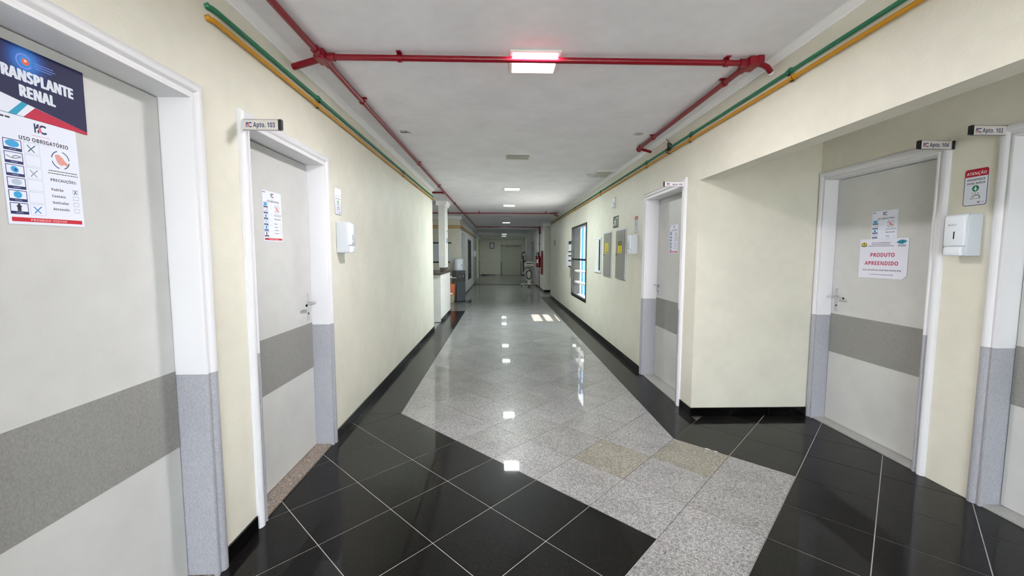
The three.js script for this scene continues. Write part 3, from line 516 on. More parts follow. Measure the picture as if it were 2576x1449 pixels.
// a thin sheet against a wall: centre (y, z), size, side of the corridor, plane distance; outline in 0..1
function sheet(name, label, cat, W, s, z, y, w, h, tex, o = {}) {
  const out = o.outline || [[0, 0], [1, 0], [1, 1], [0, 1]], t = o.thick || 0.0012, a = o.tilt || 0, pos = [], uv = [];
  const P = (p, d) => { let lx = (p[0] - 0.5) * w, ly = (p[1] - 0.5) * h; [lx, ly] = [lx * Math.cos(a) - ly * Math.sin(a), lx * Math.sin(a) + ly * Math.cos(a)]; return [W - s * d, y + ly, z + s * lx]; };
  const tri = THREE.ShapeUtils.triangulateShape(out.map((p) => new THREE.Vector2(...p)), []), add = (p, d) => { pos.push(...P(p, d)); uv.push(p[0], p[1]); };
  for (const f of tri) { for (const k of f) add(out[k], t + (o.gap || 0.0006)); for (const k of [f[0], f[2], f[1]]) add(out[k], o.gap || 0.0006); }
  out.forEach((p, i) => { const q = out[(i + 1) % out.length], A = t + (o.gap || 0.0006), B = o.gap || 0.0006; add(p, A); add(q, B); add(q, A); add(p, A); add(p, B); add(q, B); });
  const g = new THREE.BufferGeometry(); g.setAttribute('position', new THREE.BufferAttribute(new Float32Array(pos), 3)); g.setAttribute('uv', new THREE.BufferAttribute(new Float32Array(uv), 2));
  g.computeVertexNormals();
  const c = [W - s * 0.001, y, z]; g.translate(-c[0], -c[1], -c[2]);
  const m = obj(name, g, o.mat || std({ name: name + '_print', map: tex, roughness: o.rough ?? 0.55, side: THREE.DoubleSide })); m.position.set(...c);
  if (label) tag(m, label, cat, o.group); return m;
}
const LEAF1 = XL - 0.113;
sheet('door_sign', 'navy sign reading TRANSPLANTE RENAL high on the left door', 'sign', LEAF1, -1, -1.31, 1.933, 0.285, 0.2, canvasTex(1140, 800, (c, w, h) => {
  c.fillStyle = '#030f46'; c.fillRect(0, 0, w, h);
  const gr = c.createRadialGradient(470, 150, 10, 470, 150, 330); gr.addColorStop(0, '#3c9cf0'); gr.addColorStop(0.4, '#1560b8'); gr.addColorStop(1, 'rgba(3,15,70,0)'); c.fillStyle = gr; c.fillRect(0, 0, w, 460);
  c.strokeStyle = '#8a93f0'; c.lineWidth = 12; c.beginPath(); c.arc(455, 160, 78, 0.5, 5.7); c.stroke(); c.fillStyle = '#f0643c'; c.beginPath(); c.arc(470, 160, 38, 0, 7); c.fill(); c.fillStyle = '#ffe3dc'; c.beginPath(); c.arc(470, 150, 14, 0, 7); c.fill();
  c.fillStyle = '#6f8fe6'; for (const y of [130, 158, 186]) c.fillRect(560, y, 190 + (y % 3) * 20, 9);
  c.fillStyle = '#dfe6f2'; for (const [t, y, w2] of [['TRANSPLANTE', 392, 850], ['RENAL', 568, 390]]) for (const [dx, dy] of [[-7, 0], [7, 0], [0, 0], [-4, -3], [4, 3]]) fit(c, t, 570 + dx, y + dy, w2, 176);
  c.fillStyle = '#e4e8f6'; c.beginPath(); c.moveTo(0, 560); c.lineTo(0, h); c.lineTo(w, h); c.lineTo(w, 770); c.closePath(); c.fill();
  c.fillStyle = '#1f9cc4'; c.beginPath(); c.moveTo(395, 633); c.lineTo(455, 645); c.lineTo(330, h); c.lineTo(250, h); c.closePath(); c.fill();
  c.fillStyle = '#c01040'; c.beginPath(); c.moveTo(530, 660); c.lineTo(w, 770); c.lineTo(w, h); c.lineTo(400, h); c.closePath(); c.fill();
}), { thick: 0.003, rough: 0.6 });
const usoA = usoSheet({ 0: '#3a5a66', 2: '#8d99a4', 5: '#1f78c4', x: 1 }), usoB = usoSheet({});
sheet('notice_sheet', 'white precautions notice below the navy sign on the left door', 'notice', LEAF1, -1, -1.312, 1.678, 0.212, 0.31, usoA, { tilt: 0.02, group: 'precautions notices on the doors' });
sheet('notice_sheet', 'white precautions notice on the second door of the left wall', 'notice', LEAF1, -1, -2.567, 1.663, 0.205, 0.298, usoB, { tilt: 0.01, group: 'precautions notices on the doors' });
sheet('notice_sheet', 'narrow looking precautions notice on the door beside the grey panels', 'notice', XR + 0.14, 1, -4.347, 1.606, 0.206, 0.301, usoB, { group: 'precautions notices on the doors' });
sheet('notice_sheet', 'white precautions notice half covered by the seizure sheet in the alcove', 'notice', XA + 0.1, 1, -3.015, 1.62, 0.205, 0.297, usoB, { tilt: 0.01, group: 'precautions notices on the doors' });
sheet('seizure_notice', 'white sheet reading PRODUTO APREENDIDO in red on door 104', 'notice', XA + 0.1, 1, -3.012, 1.412, 0.392, 0.297, canvasTex(1188, 900, (c, w, h) => {
  c.fillStyle = '#e4e4f2'; c.fillRect(0, 0, w, h);
  c.fillStyle = '#16161a'; c.beginPath(); c.ellipse(112, 128, 72, 54, 0, 0, 7); c.fill(); c.fillStyle = '#e6d22a'; c.beginPath(); c.ellipse(112, 122, 56, 42, 0, 0, 7); c.fill(); c.fillStyle = '#2c2c30'; c.beginPath(); c.arc(114, 114, 24, 0, 7); c.fill(); c.fillStyle = '#e6d22a'; c.beginPath(); c.arc(114, 114, 10, 0, 7); c.fill(); c.fillStyle = '#2d5a3a'; c.fillRect(36, 160, 150, 12);
  smallText(c, 310, 96, 470, 20, '#2f3f74'); smallText(c, 300, 132, 460, 20, '#2f3f74'); smallText(c, 220, 170, 640, 20, '#2f3f74');
  c.fillStyle = '#178aa8'; c.beginPath(); c.moveTo(910, 92); c.quadraticCurveTo(1010, 0, 1150, 66); c.quadraticCurveTo(1050, 170, 910, 92); c.fill(); c.fillStyle = '#0b4258'; c.beginPath(); c.arc(1025, 78, 34, 0, 7); c.fill(); c.fillStyle = '#2fb2cc'; c.beginPath(); c.arc(1020, 74, 20, 0, 7); c.fill();
  c.fillStyle = '#1e4058'; c.font = 'italic ' + F(62); c.textAlign = 'center'; c.fillText('DVISA', 1032, 184);
  c.fillStyle = '#b3134a'; fit(c, 'PRODUTO', 590, 410, 610, 122); fit(c, 'APREENDIDO', 575, 600, 830, 122);
  c.fillStyle = '#23243a'; fit(c, 'PELA VIGILÂNCIA SANITÁRIA MUNICIPAL', 590, 732, 960, 46); fit(c, 'Lei nº 1562 de 27 de Dezembro de 2003', 590, 828, 590, 34);
}), { gap: 0.0026, outline: [[0.0, 0.0], [0.92, 0.0], [1, 0.09], [1, 1], [0, 1]] });
const atencao = canvasTex(600, 1010, (c, w, h) => {
  const rrect = (x, y, a, b, r) => { c.beginPath(); c.moveTo(x + r, y); c.arcTo(x + a, y, x + a, y + b, r); c.arcTo(x + a, y + b, x, y + b, r); c.arcTo(x, y + b, x, y, r); c.arcTo(x, y, x + a, y, r); c.closePath(); };
  c.fillStyle = '#e3e6f2'; c.fillRect(0, 0, w, h); c.strokeStyle = '#232a5c'; c.lineWidth = 16; rrect(12, 12, w - 24, h - 24, 56); c.stroke();
  c.save(); rrect(8, 8, w - 16, h - 16, 56); c.clip(); c.fillStyle = '#b3122e'; c.fillRect(0, 0, w, 215); c.restore();
  c.fillStyle = '#f2dfe2'; fit(c, 'ATENÇÃO', 300, 165, 500, 105); c.fillStyle = '#1d2030'; fit(c, 'HIGIENIZE', 300, 325, 460, 78); fit(c, 'SUAS MÃOS', 300, 425, 460, 78);
  c.fillStyle = '#0d7a5e'; c.beginPath(); c.arc(300, 540, 86, 0, 7); c.fill(); c.fillStyle = '#e9f4f0'; c.fillRect(284, 488, 32, 60); c.beginPath(); c.moveTo(246, 544); c.lineTo(354, 544); c.lineTo(300, 602); c.closePath(); c.fill();
  c.strokeStyle = '#5a4a48'; c.lineWidth = 9; for (const d of [0, 36, 72]) { c.beginPath(); c.moveTo(180 + d, 840 - d * 0.5); c.quadraticCurveTo(230 + d, 690, 330 + d, 720); c.quadraticCurveTo(400 + d * 0.6, 760, 420, 820); c.stroke(); } c.beginPath(); c.moveTo(190, 840); c.quadraticCurveTo(300, 800, 420, 826); c.stroke(); for (const x of [230, 300, 370]) { c.beginPath(); c.arc(x, 668, 12, 0, 7); c.stroke(); }
  logo(c, 370, 895, 60); c.fillStyle = '#8c90a4'; c.fillRect(470, 910, 74, 7); c.fillRect(470, 928, 60, 7);
});
const rounded = (rx, ry) => { const o = []; [[1 - rx, ry, -1.5708], [1 - rx, 1 - ry, 0], [rx, 1 - ry, 1.5708], [rx, ry, 3.1416]].forEach(([x, y, a]) => { for (let k = 0; k <= 5; k++) { const t = a + k / 5 * 1.5708; o.push([x + rx * Math.cos(t), y + ry * Math.sin(t)]); } }); return o; };
const atOpts = { outline: rounded(0.1, 0.06), thick: 0.003, rough: 0.22, group: 'hand hygiene signs' };
sheet('hygiene_sign', 'small hand hygiene sign above the dispenser beside door 103', 'sign', XL, -1, -3.292, 1.846, 0.128, 0.204, atencao, atOpts);
sheet('hygiene_sign', 'red topped ATENÇÃO sign above the dispenser in the alcove', 'sign', XA, 1, -2.352, 1.832, 0.122, 0.212, atencao, atOpts);
sheet('hygiene_sign', 'red topped hand hygiene sign above the dispenser by the grey panels', 'sign', XR, 1, -5.152, 1.816, 0.125, 0.204, atencao, atOpts);

// projecting room signs: they stick out from the wall and face along the corridor
function roomSign(label, W, s, y, z, w, h, text, o = {}) {
  const g = thing('room_sign', label, 'sign', 'projecting room signs'), a = W - s * 0.002, b = W - s * w, x0 = Math.min(a, b), x1 = Math.max(a, b), cap = o.cap || 0.018;
  const tex = canvasTex(1024, 256, (c, cw, ch) => { c.fillStyle = o.face || '#d3d0cc'; c.fillRect(0, 0, cw, ch); logo(c, o.lx || 80, 62, 132, '#1d2f6e'); c.fillStyle = '#16245e'; fit(c, text, o.tx || 610, 190, o.tw || 640, o.tp || 170); });
  const f = new THREE.BoxGeometry(w - 0.002 - 2 * cap, h - 0.004, 0.008); f.translate((x0 + x1) / 2, y, z);
  obj('name_plate', f.toNonIndexed(), std({ name: 'room_sign_print', map: tex, roughness: 0.35 }), g);
  obj('end_cap', bx(x0, x0 + cap, y - h / 2, y + h / 2, z - 0.009, z + 0.009, 0.003), M.black, g); obj('end_cap', bx(x1 - cap, x1, y - h / 2, y + h / 2, z - 0.009, z + 0.009, 0.003), M.black, g);
  obj('rail', [bx(x0, x1, y + h / 2 - 0.003, y + h / 2, z - 0.006, z + 0.006), bx(x0, x1, y - h / 2, y - h / 2 + 0.003, z - 0.006, z + 0.006)], M.steel, g);
  return settle(g);
}
roomSign('projecting Apto. 103 sign over the left door frame', XL, -1, 2.066, -2.1, 0.207, 0.052, 'Apto. 103', {});
roomSign('projecting white Apto.106 sign over the right door', XR, 1, 2.083, -3.79, 0.212, 0.046, 'Apto.106', { face: '#ece8ee', tw: 520, tp: 130, tx: 650, lx: 110, cap: 0.012 });
roomSign('projecting Apto. 104 sign over the alcove door, backlit', XA, 1, 2.105, -2.49, 0.23, 0.052, 'Apto. 104', {});
roomSign('projecting Apto. 102 sign at the right edge of the alcove, backlit', XA, 1, 2.112, -2.22, 0.222, 0.052, 'Apto. 102', {});

// ---------------------------------------------------------------- dispensers
const scriptTex = canvasTex(256, 96, (c, w, h) => { c.fillStyle = '#dfe4ec'; c.fillRect(0, 0, w, h); c.strokeStyle = '#55586a'; c.lineWidth = 9; c.beginPath(); c.moveTo(14, 74); c.quadraticCurveTo(30, 8, 46, 30); c.quadraticCurveTo(30, 56, 60, 66); c.quadraticCurveTo(84, 30, 96, 60); c.quadraticCurveTo(120, 20, 134, 58); c.quadraticCurveTo(170, 30, 178, 52); c.lineTo(236, 44); c.stroke(); });
function dispenser(label, W, s, z0, z1, y0, y1, depth, marks) { // z0 near side, z1 far side
  const g = thing('soap_dispenser', label, 'dispenser', 'white wall dispensers'), X = (d) => W - s * d, zc = (z0 + z1) / 2;
  const out = (d0, d1, ya, yb, r) => { const sh = [[d0, ya], [d1 - r * 0.6, ya], [d1, ya + r], [d1, yb - r * 2.2], [d1 - r * 0.25, yb - r * 1.2], [d1 - r * 0.8, yb - r * 0.35], [d1 - r * 1.6, yb], [d0, yb]]; return sh; };
  const prism = (sh, a, b, bev) => { const S2 = new THREE.Shape(sh.map((p) => new THREE.Vector2(...p))), e = new THREE.ExtrudeGeometry(S2, { depth: Math.abs(a - b) - 2 * bev, bevelEnabled: true, bevelThickness: bev, bevelSize: bev, bevelOffset: -bev, bevelSegments: 3 }); const p = e.attributes.position; for (let i = 0; i < p.count; i++) { const d = p.getX(i), y = p.getY(i), t = p.getZ(i); p.setXYZ(i, X(d), y, Math.min(a, b) + bev + t); } const ng = e.index ? e.toNonIndexed() : e; ng.deleteAttribute('uv'); ng.deleteAttribute('normal'); outward(ng); worldUV(ng); ng.computeVertexNormals(); return toCreasedNormals(ng, 0.7); };
  obj('body', prism(out(0, depth * 0.86, y0, y1 - 0.002, 0.016), z0, z1, 0.008), M.whiteDull, g);
  const cover = obj('front_cover', prism(out(depth * 0.8, depth, y0 + 0.058, y1 - 0.005, 0.009), z0 - 0.004, z1 + 0.002, 0.004), M.white, g);
  const w = obj('push_bar', prism(out(depth * 0.8, depth * 0.99, y0 + 0.002, y0 + 0.055, 0.006), z0 - 0.018, z1 + 0.003, 0.004), M.white, g);
  obj('level_window', bx(X(depth + 0.001), X(depth - 0.006), y0 + 0.098, y0 + 0.142, zc - 0.004, zc + 0.004, 0.002), M.black, g);
  if (marks) { const q = new THREE.PlaneGeometry(0.05, 0.017); q.rotateY(-s * Math.PI / 2); q.translate(X(depth + 0.0006), y1 - 0.066, zc + s * -0.012); obj('logo_print', q.toNonIndexed(), std({ name: 'dispenser_logo_print', map: scriptTex, roughness: 0.4 }), g); }
  else obj('emblem', cyl([X(depth - 0.002), y0 + 0.075, zc], [X(depth + 0.002), y0 + 0.075, zc], 0.009, 12), M.panelGrey, g);
  return settle(g);
}
dispenser('white soap dispenser beside the frame of door 103', XL, -1, -3.24, -3.358, 1.448, 1.69, 0.108, false);
dispenser('white soap dispenser beside door 104 in the alcove', XA, 1, -2.298, -2.412, 1.434, 1.68, 0.106, true);
dispenser('white dispenser between door 106 and the grey panels', XR, 1, -5.075, -5.2, 1.448, 1.688, 0.1, false);
dispenser('small white dispenser far down the left wall', XL, -1, -19.1, -19.3, 1.34, 1.62, 0.12, false);

// ---------------------------------------------------------------- things on the right wall
function panel(label, z0, z1, y0, y1, draw) {
  const g = thing('electric_panel', label, 'panel', 'grey electric panels on the right wall'), x = XR;
  obj('frame', bx(x - 0.012, x, y0 - 0.012, y1 + 0.022, z1 - 0.014, z0 + 0.012, 0.003), M.whiteDull, g);
  const d = obj('panel_door', bx(x - 0.024, x - 0.011, y0, y1, z1, z0, 0.003), M.panelGrey, g);
  const zc = (z0 + z1) / 2;
  for (const yy of [y1 - 0.1, y0 + 0.1]) for (let k = -1; k <= 1; k++) obj('louver', bx(x - 0.028, x - 0.023, yy + k * 0.03 - 0.006, yy + k * 0.03 + 0.002, zc - 0.05, zc + 0.05, 0.002), M.panelGrey, d);
  obj('latch', cyl([x - 0.024, (y0 + y1) / 2, z1 + 0.035], [x - 0.03, (y0 + y1) / 2, z1 + 0.035], 0.012, 14), M.black, d);
  const q = new THREE.PlaneGeometry(0.19, 0.16); q.rotateY(-Math.PI / 2); q.translate(x - 0.0246, y1 - 0.235, zc); obj('warning_sticker', q.toNonIndexed(), std({ name: 'panel_sticker', map: canvasTex(380, 320, draw), roughness: 0.5 }), d);
  return settle(g);
}
panel('grey electric panel with a yellow figure sticker, farther of the two', -6.285, -6.7, 1.1, 1.775, (c, w, h) => { c.fillStyle = '#e0c80e'; c.fillRect(0, 0, w, h); c.strokeStyle = '#1a1a12'; c.lineWidth = 8; c.fillStyle = '#1a1a12'; c.beginPath(); c.arc(196, 70, 24, 0, 7); c.fill(); c.beginPath(); c.moveTo(150, 240); c.lineTo(170, 120); c.lineTo(210, 96); c.lineTo(236, 160); c.lineTo(206, 170); c.lineTo(240, 240); c.lineTo(200, 240); c.lineTo(188, 190); c.lineTo(180, 240); c.closePath(); c.fill(); c.fillRect(70, 268, 240, 26); });
panel('grey electric panel with a black and yellow sticker, nearer to the dispenser', -5.565, -5.98, 1.1, 1.778, (c, w, h) => { c.fillStyle = '#dcc40f'; c.fillRect(0, 0, w, h); c.fillStyle = '#17170f'; c.fillRect(0, 0, w, 110); c.fillStyle = '#dcc40f'; for (let k = 0; k < 2; k++) c.fillRect(20, 30 + k * 40, 340, 14); c.strokeStyle = '#3a340a'; c.lineWidth = 10; c.beginPath(); c.moveTo(90, 290); c.lineTo(190, 130); c.lineTo(290, 290); c.closePath(); c.stroke(); c.fillStyle = '#17170f'; c.beginPath(); c.moveTo(200, 170); c.lineTo(170, 230); c.lineTo(194, 230); c.lineTo(176, 276); c.lineTo(214, 216); c.lineTo(192, 216); c.closePath(); c.fill(); });
{
  const g = thing('wall_box', 'white framed recess with a black slot beside the window', 'wall box');
  obj('frame', [bx(XR - 0.014, XR, 1.15, 1.735, -7.37, -7.33, 0.003), bx(XR - 0.014, XR, 1.15, 1.735, -6.96, -6.92, 0.003), bx(XR - 0.014, XR, 1.7, 1.735, -7.33, -6.96, 0.003), bx(XR - 0.02, XR, 1.13, 1.165, -7.37, -6.92, 0.003)], M.white, g);
  obj('cover', bx(XR - 0.008, XR, 1.165, 1.7, -7.33, -7.04), M.whitePaint, g); obj('slot', bx(XR - 0.018, XR, 1.17, 1.69, -7.04, -6.965), M.black, g); settle(g);
  const e = canvasTex(520, 340, (c, w, h) => { c.fillStyle = '#101c14'; c.fillRect(0, 0, w, h); c.fillStyle = '#dfe8d8'; c.fillRect(320, 40, 150, 260); c.fillStyle = '#101c14'; c.fillRect(350, 70, 90, 230); c.fillStyle = '#dfe8d8'; c.beginPath(); c.arc(190, 74, 30, 0, 7); c.fill(); c.lineWidth = 34; c.strokeStyle = '#dfe8d8'; c.lineCap = 'round'; c.beginPath(); c.moveTo(210, 120); c.lineTo(180, 190); c.lineTo(230, 230); c.lineTo(210, 290); c.moveTo(180, 190); c.lineTo(120, 240); c.moveTo(250, 170); c.lineTo(150, 130); c.lineTo(120, 170); c.stroke(); c.fillStyle = '#dfe8d8'; c.beginPath(); c.moveTo(30, 250); c.lineTo(80, 210); c.lineTo(80, 290); c.closePath(); c.fill(); c.fillRect(78, 236, 40, 28); });
  sheet('exit_sign', 'dark green emergency exit sign with running figure above the grey panels', 'sign', XR, 1, -6.082, 1.92, 0.27, 0.17, e, { thick: 0.003 });
  sheet('exit_sign', 'tiny dark exit sign far along the right wall', 'sign', XR, 1, -12.95, 1.81, 0.24, 0.16, e, { thick: 0.003 });
  const l = thing('emergency_beacon', 'small white fitting high on the right wall above the exit sign', 'fitting');
  obj('rosette', cyl([XR, 2.245, -6.16], [XR - 0.02, 2.245, -6.16], 0.045, 20), M.white, l); obj('stem', cyl([XR - 0.015, 2.225, -6.16], [XR - 0.02, 2.135, -6.16], 0.022, 14, 0.028), M.white, l); settle(l);
  const b = thing('directory_board', 'stack of black edged notice plates left of the window', 'notice board');
  [[1.7, 1.79], [1.5, 1.69], [1.4, 1.49], [1.28, 1.39], [1.14, 1.27]].forEach(([y0, y1], k) => { obj('plate', bx(XR - 0.012, XR, y0, y1, -10.22, -9.87, 0.002), M.paper, b); obj('plate_edge', bx(XR - 0.018, XR - 0.006, y0, y0 + (k === 0 ? 0.07 : 0.028), -10.22, -9.87, 0.002), M.black, b); }); settle(b);
  tag(obj('hanging_cord', tube([[XR - 0.012, 1.15, -9.95], [XR - 0.016, 1.05, -9.93], [XR - 0.012, 0.95, -9.97], [XR - 0.014, 0.88, -9.96]], 0.006, 6, 16), M.rubber), 'short dark cord hanging below the notice plates', 'cord');
  sheet('pinned_paper', 'pale sheet pinned beside the stacked notice plates', 'paper', XR, 1, -10.5, 1.29, 0.26, 0.33, null, { mat: M.paper });
}

// ---------------------------------------------------------------- nook on the left: half wall, column, counter, cooler, bin
S('wall_counter', [bx(-1.6, -1.265, 0, 1.01, -10.3, -8.66)], M.whitePaint, 'white half wall under the counter on the left', 'wall');
baseboard('baseboard_counter', 'black baseboard under the white half wall', [['z', -1.265, -8.66, -10.3, 1], ['x', -8.66, -1.4, -1.254, 1, 0.01]], 2);
tag(obj('counter_top', bx(-1.72, -1.245, 1.012, 1.05, -10.34, -8.6, 0.006), M.counter), 'speckled stone counter top on the white half wall', 'counter');
S('wall_column', [bx(-1.41, -1.265, 1.14, CEIL, -9.93, -9.43)], M.whitePaint, 'square white column above the counter', 'column');
tag(obj('column_base', bx(-1.39, -1.285, 1.05, 1.14, -9.91, -9.45), M.counter), 'short stone block under the white column', 'block', null, 'structure');
S('trim_7', [extrudeAlong('x', [[-9.43, CEIL], [-9.43, CEIL - 0.1], [-9.41, CEIL - 0.09], [-9.36, CEIL]], -1.46, -1.22), extrudeAlong('z', [[-1.265, CEIL], [-1.265, CEIL - 0.1], [-1.245, CEIL - 0.09], [-1.2, CEIL]], -9.38, -9.98)], M.cornice, 'white moulding around the top of the column', 'cornice');
{
  const g = thing('thermometer_plate', 'narrow white and blue plate on the side of the column', 'plate');
  obj('dial', bx(-1.265, -1.255, 1.84, 1.95, -9.8, -9.7, 0.003), M.white, g); obj('label', bx(-1.265, -1.259, 1.7, 1.82, -9.79, -9.7, 0.002), M.blue, g); obj('tip', bx(-1.265, -1.258, 1.96, 2.0, -9.77, -9.73, 0.002), M.black, g); settle(g);
  const b = thing('nook_board', 'grey board with a dark top rail on the wall behind the counter', 'board');
  obj('board', bx(-2.6, -1.62, 1.22, 1.78, -13.0, -12.985, 0.004), M.whiteDull, b); obj('rail', bx(-2.6, -1.55, 1.78, 1.82, -13.0, -12.97), M.blackPaint, b); obj('rail', bx(-2.6, -1.6, 1.18, 1.22, -13.0, -12.97), M.blackPaint, b); settle(b);
  const h = thing('gate_bracket', 'upper white bracket on the end of the half wall', 'bracket', 'white brackets on the half wall'); obj('bracket', bx(-1.3, -1.23, 0.865, 0.885, -10.42, -10.3, 0.004), M.white, h); obj('bar', bx(-1.25, -1.12, 0.845, 0.86, -10.42, -10.4, 0.003), M.chrome, h);
  const h2 = thing('gate_bracket', 'lower white bracket on the end of the half wall', 'bracket', 'white brackets on the half wall'); obj('bracket', bx(-1.3, -1.22, 0.44, 0.47, -10.42, -10.3, 0.004), M.white, h2);
}
{ // water cooler turned towards the corridor
  const g = thing('water_cooler', 'slate water cooler with a pale bottle in front of the cream wall', 'water cooler'), H = 0.96, w = 0.3, d = 0.32;
  obj('cabinet', [bx(-w / 2, w / 2, 0.02, H, -d / 2, d / 2 - 0.02, 0.02)], M.slateLight, g);
  obj('front_panel', [bx(-w / 2, w / 2, 0.02, 0.62, d / 2 - 0.03, d / 2, 0.012), bx(-w / 2, w / 2, 0.86, H, d / 2 - 0.03, d / 2, 0.012), bx(-w / 2, -w / 2 + 0.03, 0.6, 0.88, d / 2 - 0.03, d / 2, 0.008), bx(w / 2 - 0.03, w / 2, 0.6, 0.88, d / 2 - 0.03, d / 2, 0.008)], M.slate, g);
  obj('dispensing_bay', bx(-w / 2 + 0.02, w / 2 - 0.02, 0.62, 0.86, d / 2 - 0.05, d / 2 - 0.02), M.black, g);
  for (const x of [-0.06, 0.06]) obj('tap', [cyl([x, 0.8, d / 2 - 0.03], [x, 0.8, d / 2 + 0.02], 0.014), cyl([x, 0.8, d / 2 + 0.012], [x, 0.76, d / 2 + 0.012], 0.01)], M.chrome, g);
  obj('foot', bx(-w / 2 + 0.01, w / 2 - 0.01, 0, 0.03, -d / 2 + 0.01, d / 2 - 0.01), M.black, g);
  const b = obj('bottle', lathe([[0.0, 0.0], [0.125, 0.0], [0.135, 0.01], [0.142, 0.03], [0.145, 0.08], [0.145, 0.14], [0.14, 0.15], [0.145, 0.16], [0.145, 0.33], [0.13, 0.37], [0.0, 0.38]], [0, H - 0.01, 0], 28), M.white, g);
  const q = new THREE.PlaneGeometry(0.07, 0.07); q.translate(0.04, H + 0.16, 0.147); obj('bottle_label', q.toNonIndexed(), std({ name: 'bottle_label_print', map: canvasTex(128, 128, (c) => { c.fillStyle = '#dde6f2'; c.fillRect(0, 0, 128, 128); logo(c, 12, 28, 72); }), roughness: 0.4 }), b);
  g.position.set(-1.29, 0, -12.62); g.rotation.y = 0.62;
  const k = thing('waste_bin', 'bin with an orange bag left of the water cooler', 'bin');
  obj('bucket', lathe([[0, 0.0], [0.11, 0.0], [0.125, 0.28], [0.12, 0.28], [0.105, 0.01], [0, 0.01]], [0, 0, 0], 20), M.bin, k);
  obj('bag', lathe([[0.115, 0.2], [0.13, 0.26], [0.135, 0.36], [0.14, 0.46], [0.15, 0.55], [0.14, 0.57], [0.128, 0.55], [0.12, 0.3]], [0, 0, 0], 18), M.orange, k);
  k.position.set(-1.5, 0, -12.28);
}
// ---------------------------------------------------------------- far end of the corridor
{
  const g = thing('fire_extinguisher', 'red fire extinguisher on the far right wall', 'extinguisher');
  obj('cylinder', lathe([[0, 0], [0.08, 0], [0.09, 0.015], [0.09, 0.4], [0.075, 0.45], [0.03, 0.49], [0.025, 0.52], [0, 0.52]], [1.52, 0.93, -16.6], 22), M.red, g);
  obj('label', bx(1.44, 1.5, 1.1, 1.25, -16.52, -16.505, 0.004), M.paper, g); obj('valve', [cyl([1.53, 1.44, -16.6], [1.53, 1.52, -16.6], 0.025), bx(1.43, 1.56, 1.5, 1.52, -16.61, -16.59, 0.004), bx(1.44, 1.56, 1.54, 1.555, -16.61, -16.59, 0.004)], M.black, g);
  obj('hose', tube([[1.53, 1.48, -16.6], [1.45, 1.47, -16.55], [1.42, 1.35, -16.55], [1.43, 1.15, -16.55]], 0.014, 8, 20), M.rubber, g);
  obj('wall_hook', bx(1.6, 1.645, 1.3, 1.36, -16.62, -16.58), M.red, g); settle(g);
  sheet('red_backboard', 'red rectangle marking the extinguisher on the far right wall', 'sign', 1.66, 1, -16.5, 1.12, 0.9, 0.95, null, { mat: M.red, thick: 0.012 });
  const e = thing('fire_extinguisher', 'white and red extinguisher on the far pillar by the cart', 'extinguisher');
  obj('cylinder', lathe([[0, 0.12], [0.1, 0.12], [0.1, 0.4], [0.08, 0.47], [0.03, 0.52], [0, 0.53]], [1.29, 1.0, -22.5], 20), M.white, e); obj('lower_band', lathe([[0, 0], [0.1, 0], [0.1, 0.12], [0, 0.12]], [1.29, 1.0, -22.5], 20), M.red, e);
  obj('valve', [cyl([1.29, 1.5, -22.5], [1.29, 1.6, -22.5], 0.03), bx(1.22, 1.36, 1.58, 1.6, -22.52, -22.48)], M.black, e); obj('hose', tube([[1.29, 1.56, -22.5], [1.18, 1.55, -22.45], [1.15, 1.4, -22.45], [1.17, 1.2, -22.45]], 0.02, 8, 16), M.rubber, e); obj('wall_hook', bx(1.37, 1.398, 1.35, 1.4, -22.52, -22.48), M.red, e); settle(e);
  tag(obj('pillar_notice', bx(1.45, 1.6, 1.3, 1.85, -22.302, -22.295), M.paper), 'pale printed notice on the far white pillar', 'notice');
}
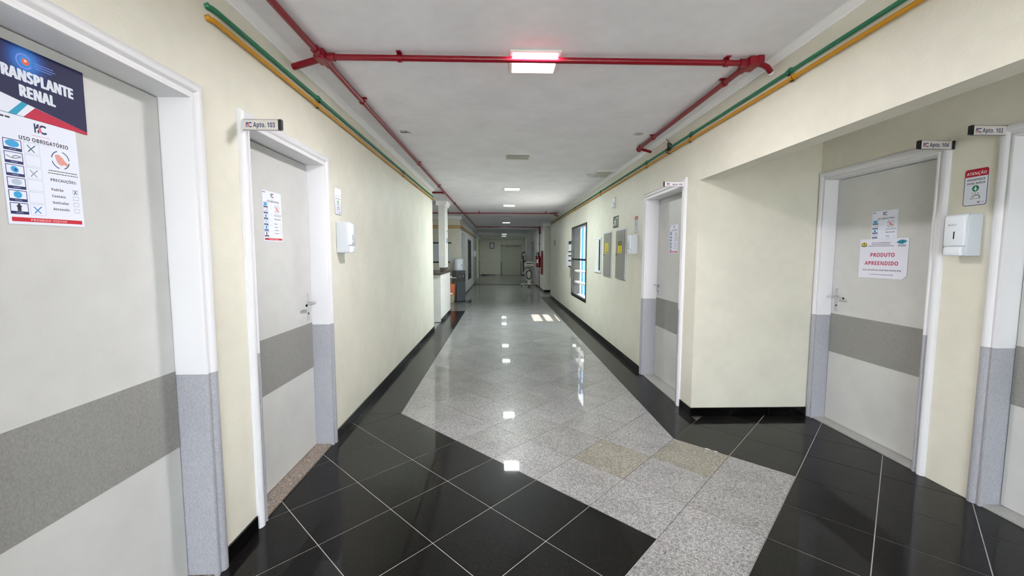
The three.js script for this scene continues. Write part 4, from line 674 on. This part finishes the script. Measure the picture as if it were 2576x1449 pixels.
{ // wheeled monitor cart
  const g = thing('monitor_cart', 'pale wheeled medical cart with a boxy monitor and coiled hose', 'medical cart');
  obj('base', [bx(-0.36, 0.36, 0.11, 0.15, -0.04, 0.04, 0.012), bx(-0.04, 0.04, 0.11, 0.15, -0.3, 0.3, 0.012), bx(-0.08, 0.08, 0.1, 0.2, -0.08, 0.08, 0.01)], M.cart, g);
  for (const [x, z] of [[-0.33, 0], [0.33, 0], [0, 0.27], [0, -0.27]]) { const c = obj('caster', [cyl([x - 0.018, 0.05, z], [x + 0.018, 0.05, z], 0.05, 16)], M.rubber, g); obj('fork', [bx(x - 0.03, x - 0.02, 0.04, 0.115, z - 0.015, z + 0.015), bx(x + 0.02, x + 0.03, 0.04, 0.115, z - 0.015, z + 0.015)], M.steel, c); }
  obj('column', bx(-0.065, 0.065, 0.15, 0.86, -0.05, 0.05, 0.015), M.cart, g);
  const m = obj('monitor', bx(-0.19, 0.19, 0.86, 1.12, -0.13, 0.13, 0.03), M.cart, g);
  obj('screen_strip', bx(-0.15, 0.15, 1.03, 1.08, 0.125, 0.134, 0.004), M.black, m); obj('lower_strip', bx(-0.16, 0.16, 0.885, 0.915, 0.125, 0.134, 0.004), M.black, m); for (const x of [-0.1, -0.03, 0.04, 0.11]) obj('knob', cyl([x, 0.975, 0.13], [x, 0.975, 0.15], 0.016, 10), M.rubber, m);
  const t = new THREE.TorusGeometry(0.15, 0.018, 8, 32); t.scale(0.8, 1.25, 1); t.translate(-0.01, 0.55, 0.09); obj('coiled_hose', [t.toNonIndexed(), tube([[0.02, 0.74, 0.09], [0.05, 0.8, 0.1], [-0.1, 0.86, 0.05], [-0.24, 0.8, 0]], 0.014, 8, 20)], M.rubber, g);
  obj('side_pole', [cyl([-0.26, 0.66, 0], [-0.26, 1.38, 0], 0.03), cyl([-0.26, 0.9, 0], [-0.18, 0.9, 0], 0.015)], M.black, g);
  g.position.set(1.27, 0, -18.4);
  const p = thing('picture_frame', 'small black framed certificate on the far end wall', 'picture');
  obj('frame', [bx(-0.76, -0.46, 1.86, 1.9, -28.7, -28.67), bx(-0.76, -0.46, 2.22, 2.26, -28.7, -28.67), bx(-0.76, -0.72, 1.9, 2.22, -28.7, -28.67), bx(-0.5, -0.46, 1.9, 2.22, -28.7, -28.67)], M.blackPaint, p); obj('print', bx(-0.72, -0.5, 1.9, 2.22, -28.7, -28.685), M.paper, p);
  const s = thing('far_room_sign', 'dark projecting sign above the far double door', 'sign'); obj('plate', bx(0.4, 1.17, 2.0, 2.055, -28.65, -28.6, 0.01), M.panelGrey, s); obj('end_cap', bx(0.36, 0.4, 1.995, 2.06, -28.66, -28.59), M.black, s); obj('end_cap', bx(1.17, 1.21, 1.995, 2.06, -28.66, -28.59), M.black, s);
  for (const o of [p, s]) settle(o);
  S('trim_8', [bx(XL, XL + 0.04, 0, 2.2, -13.12, -13.0), bx(XL, XL + 0.03, 0, 2.2, -14.3, -14.2), bx(XL, XL + 0.03, 2.12, 2.2, -14.2, -13.12)], M.frame, 'white door trim beside the water cooler', 'trim');
}
scene.traverse((o) => { if (o.isMesh) { o.castShadow = true; o.receiveShadow = true; } });
renderer.render(scene, camera);
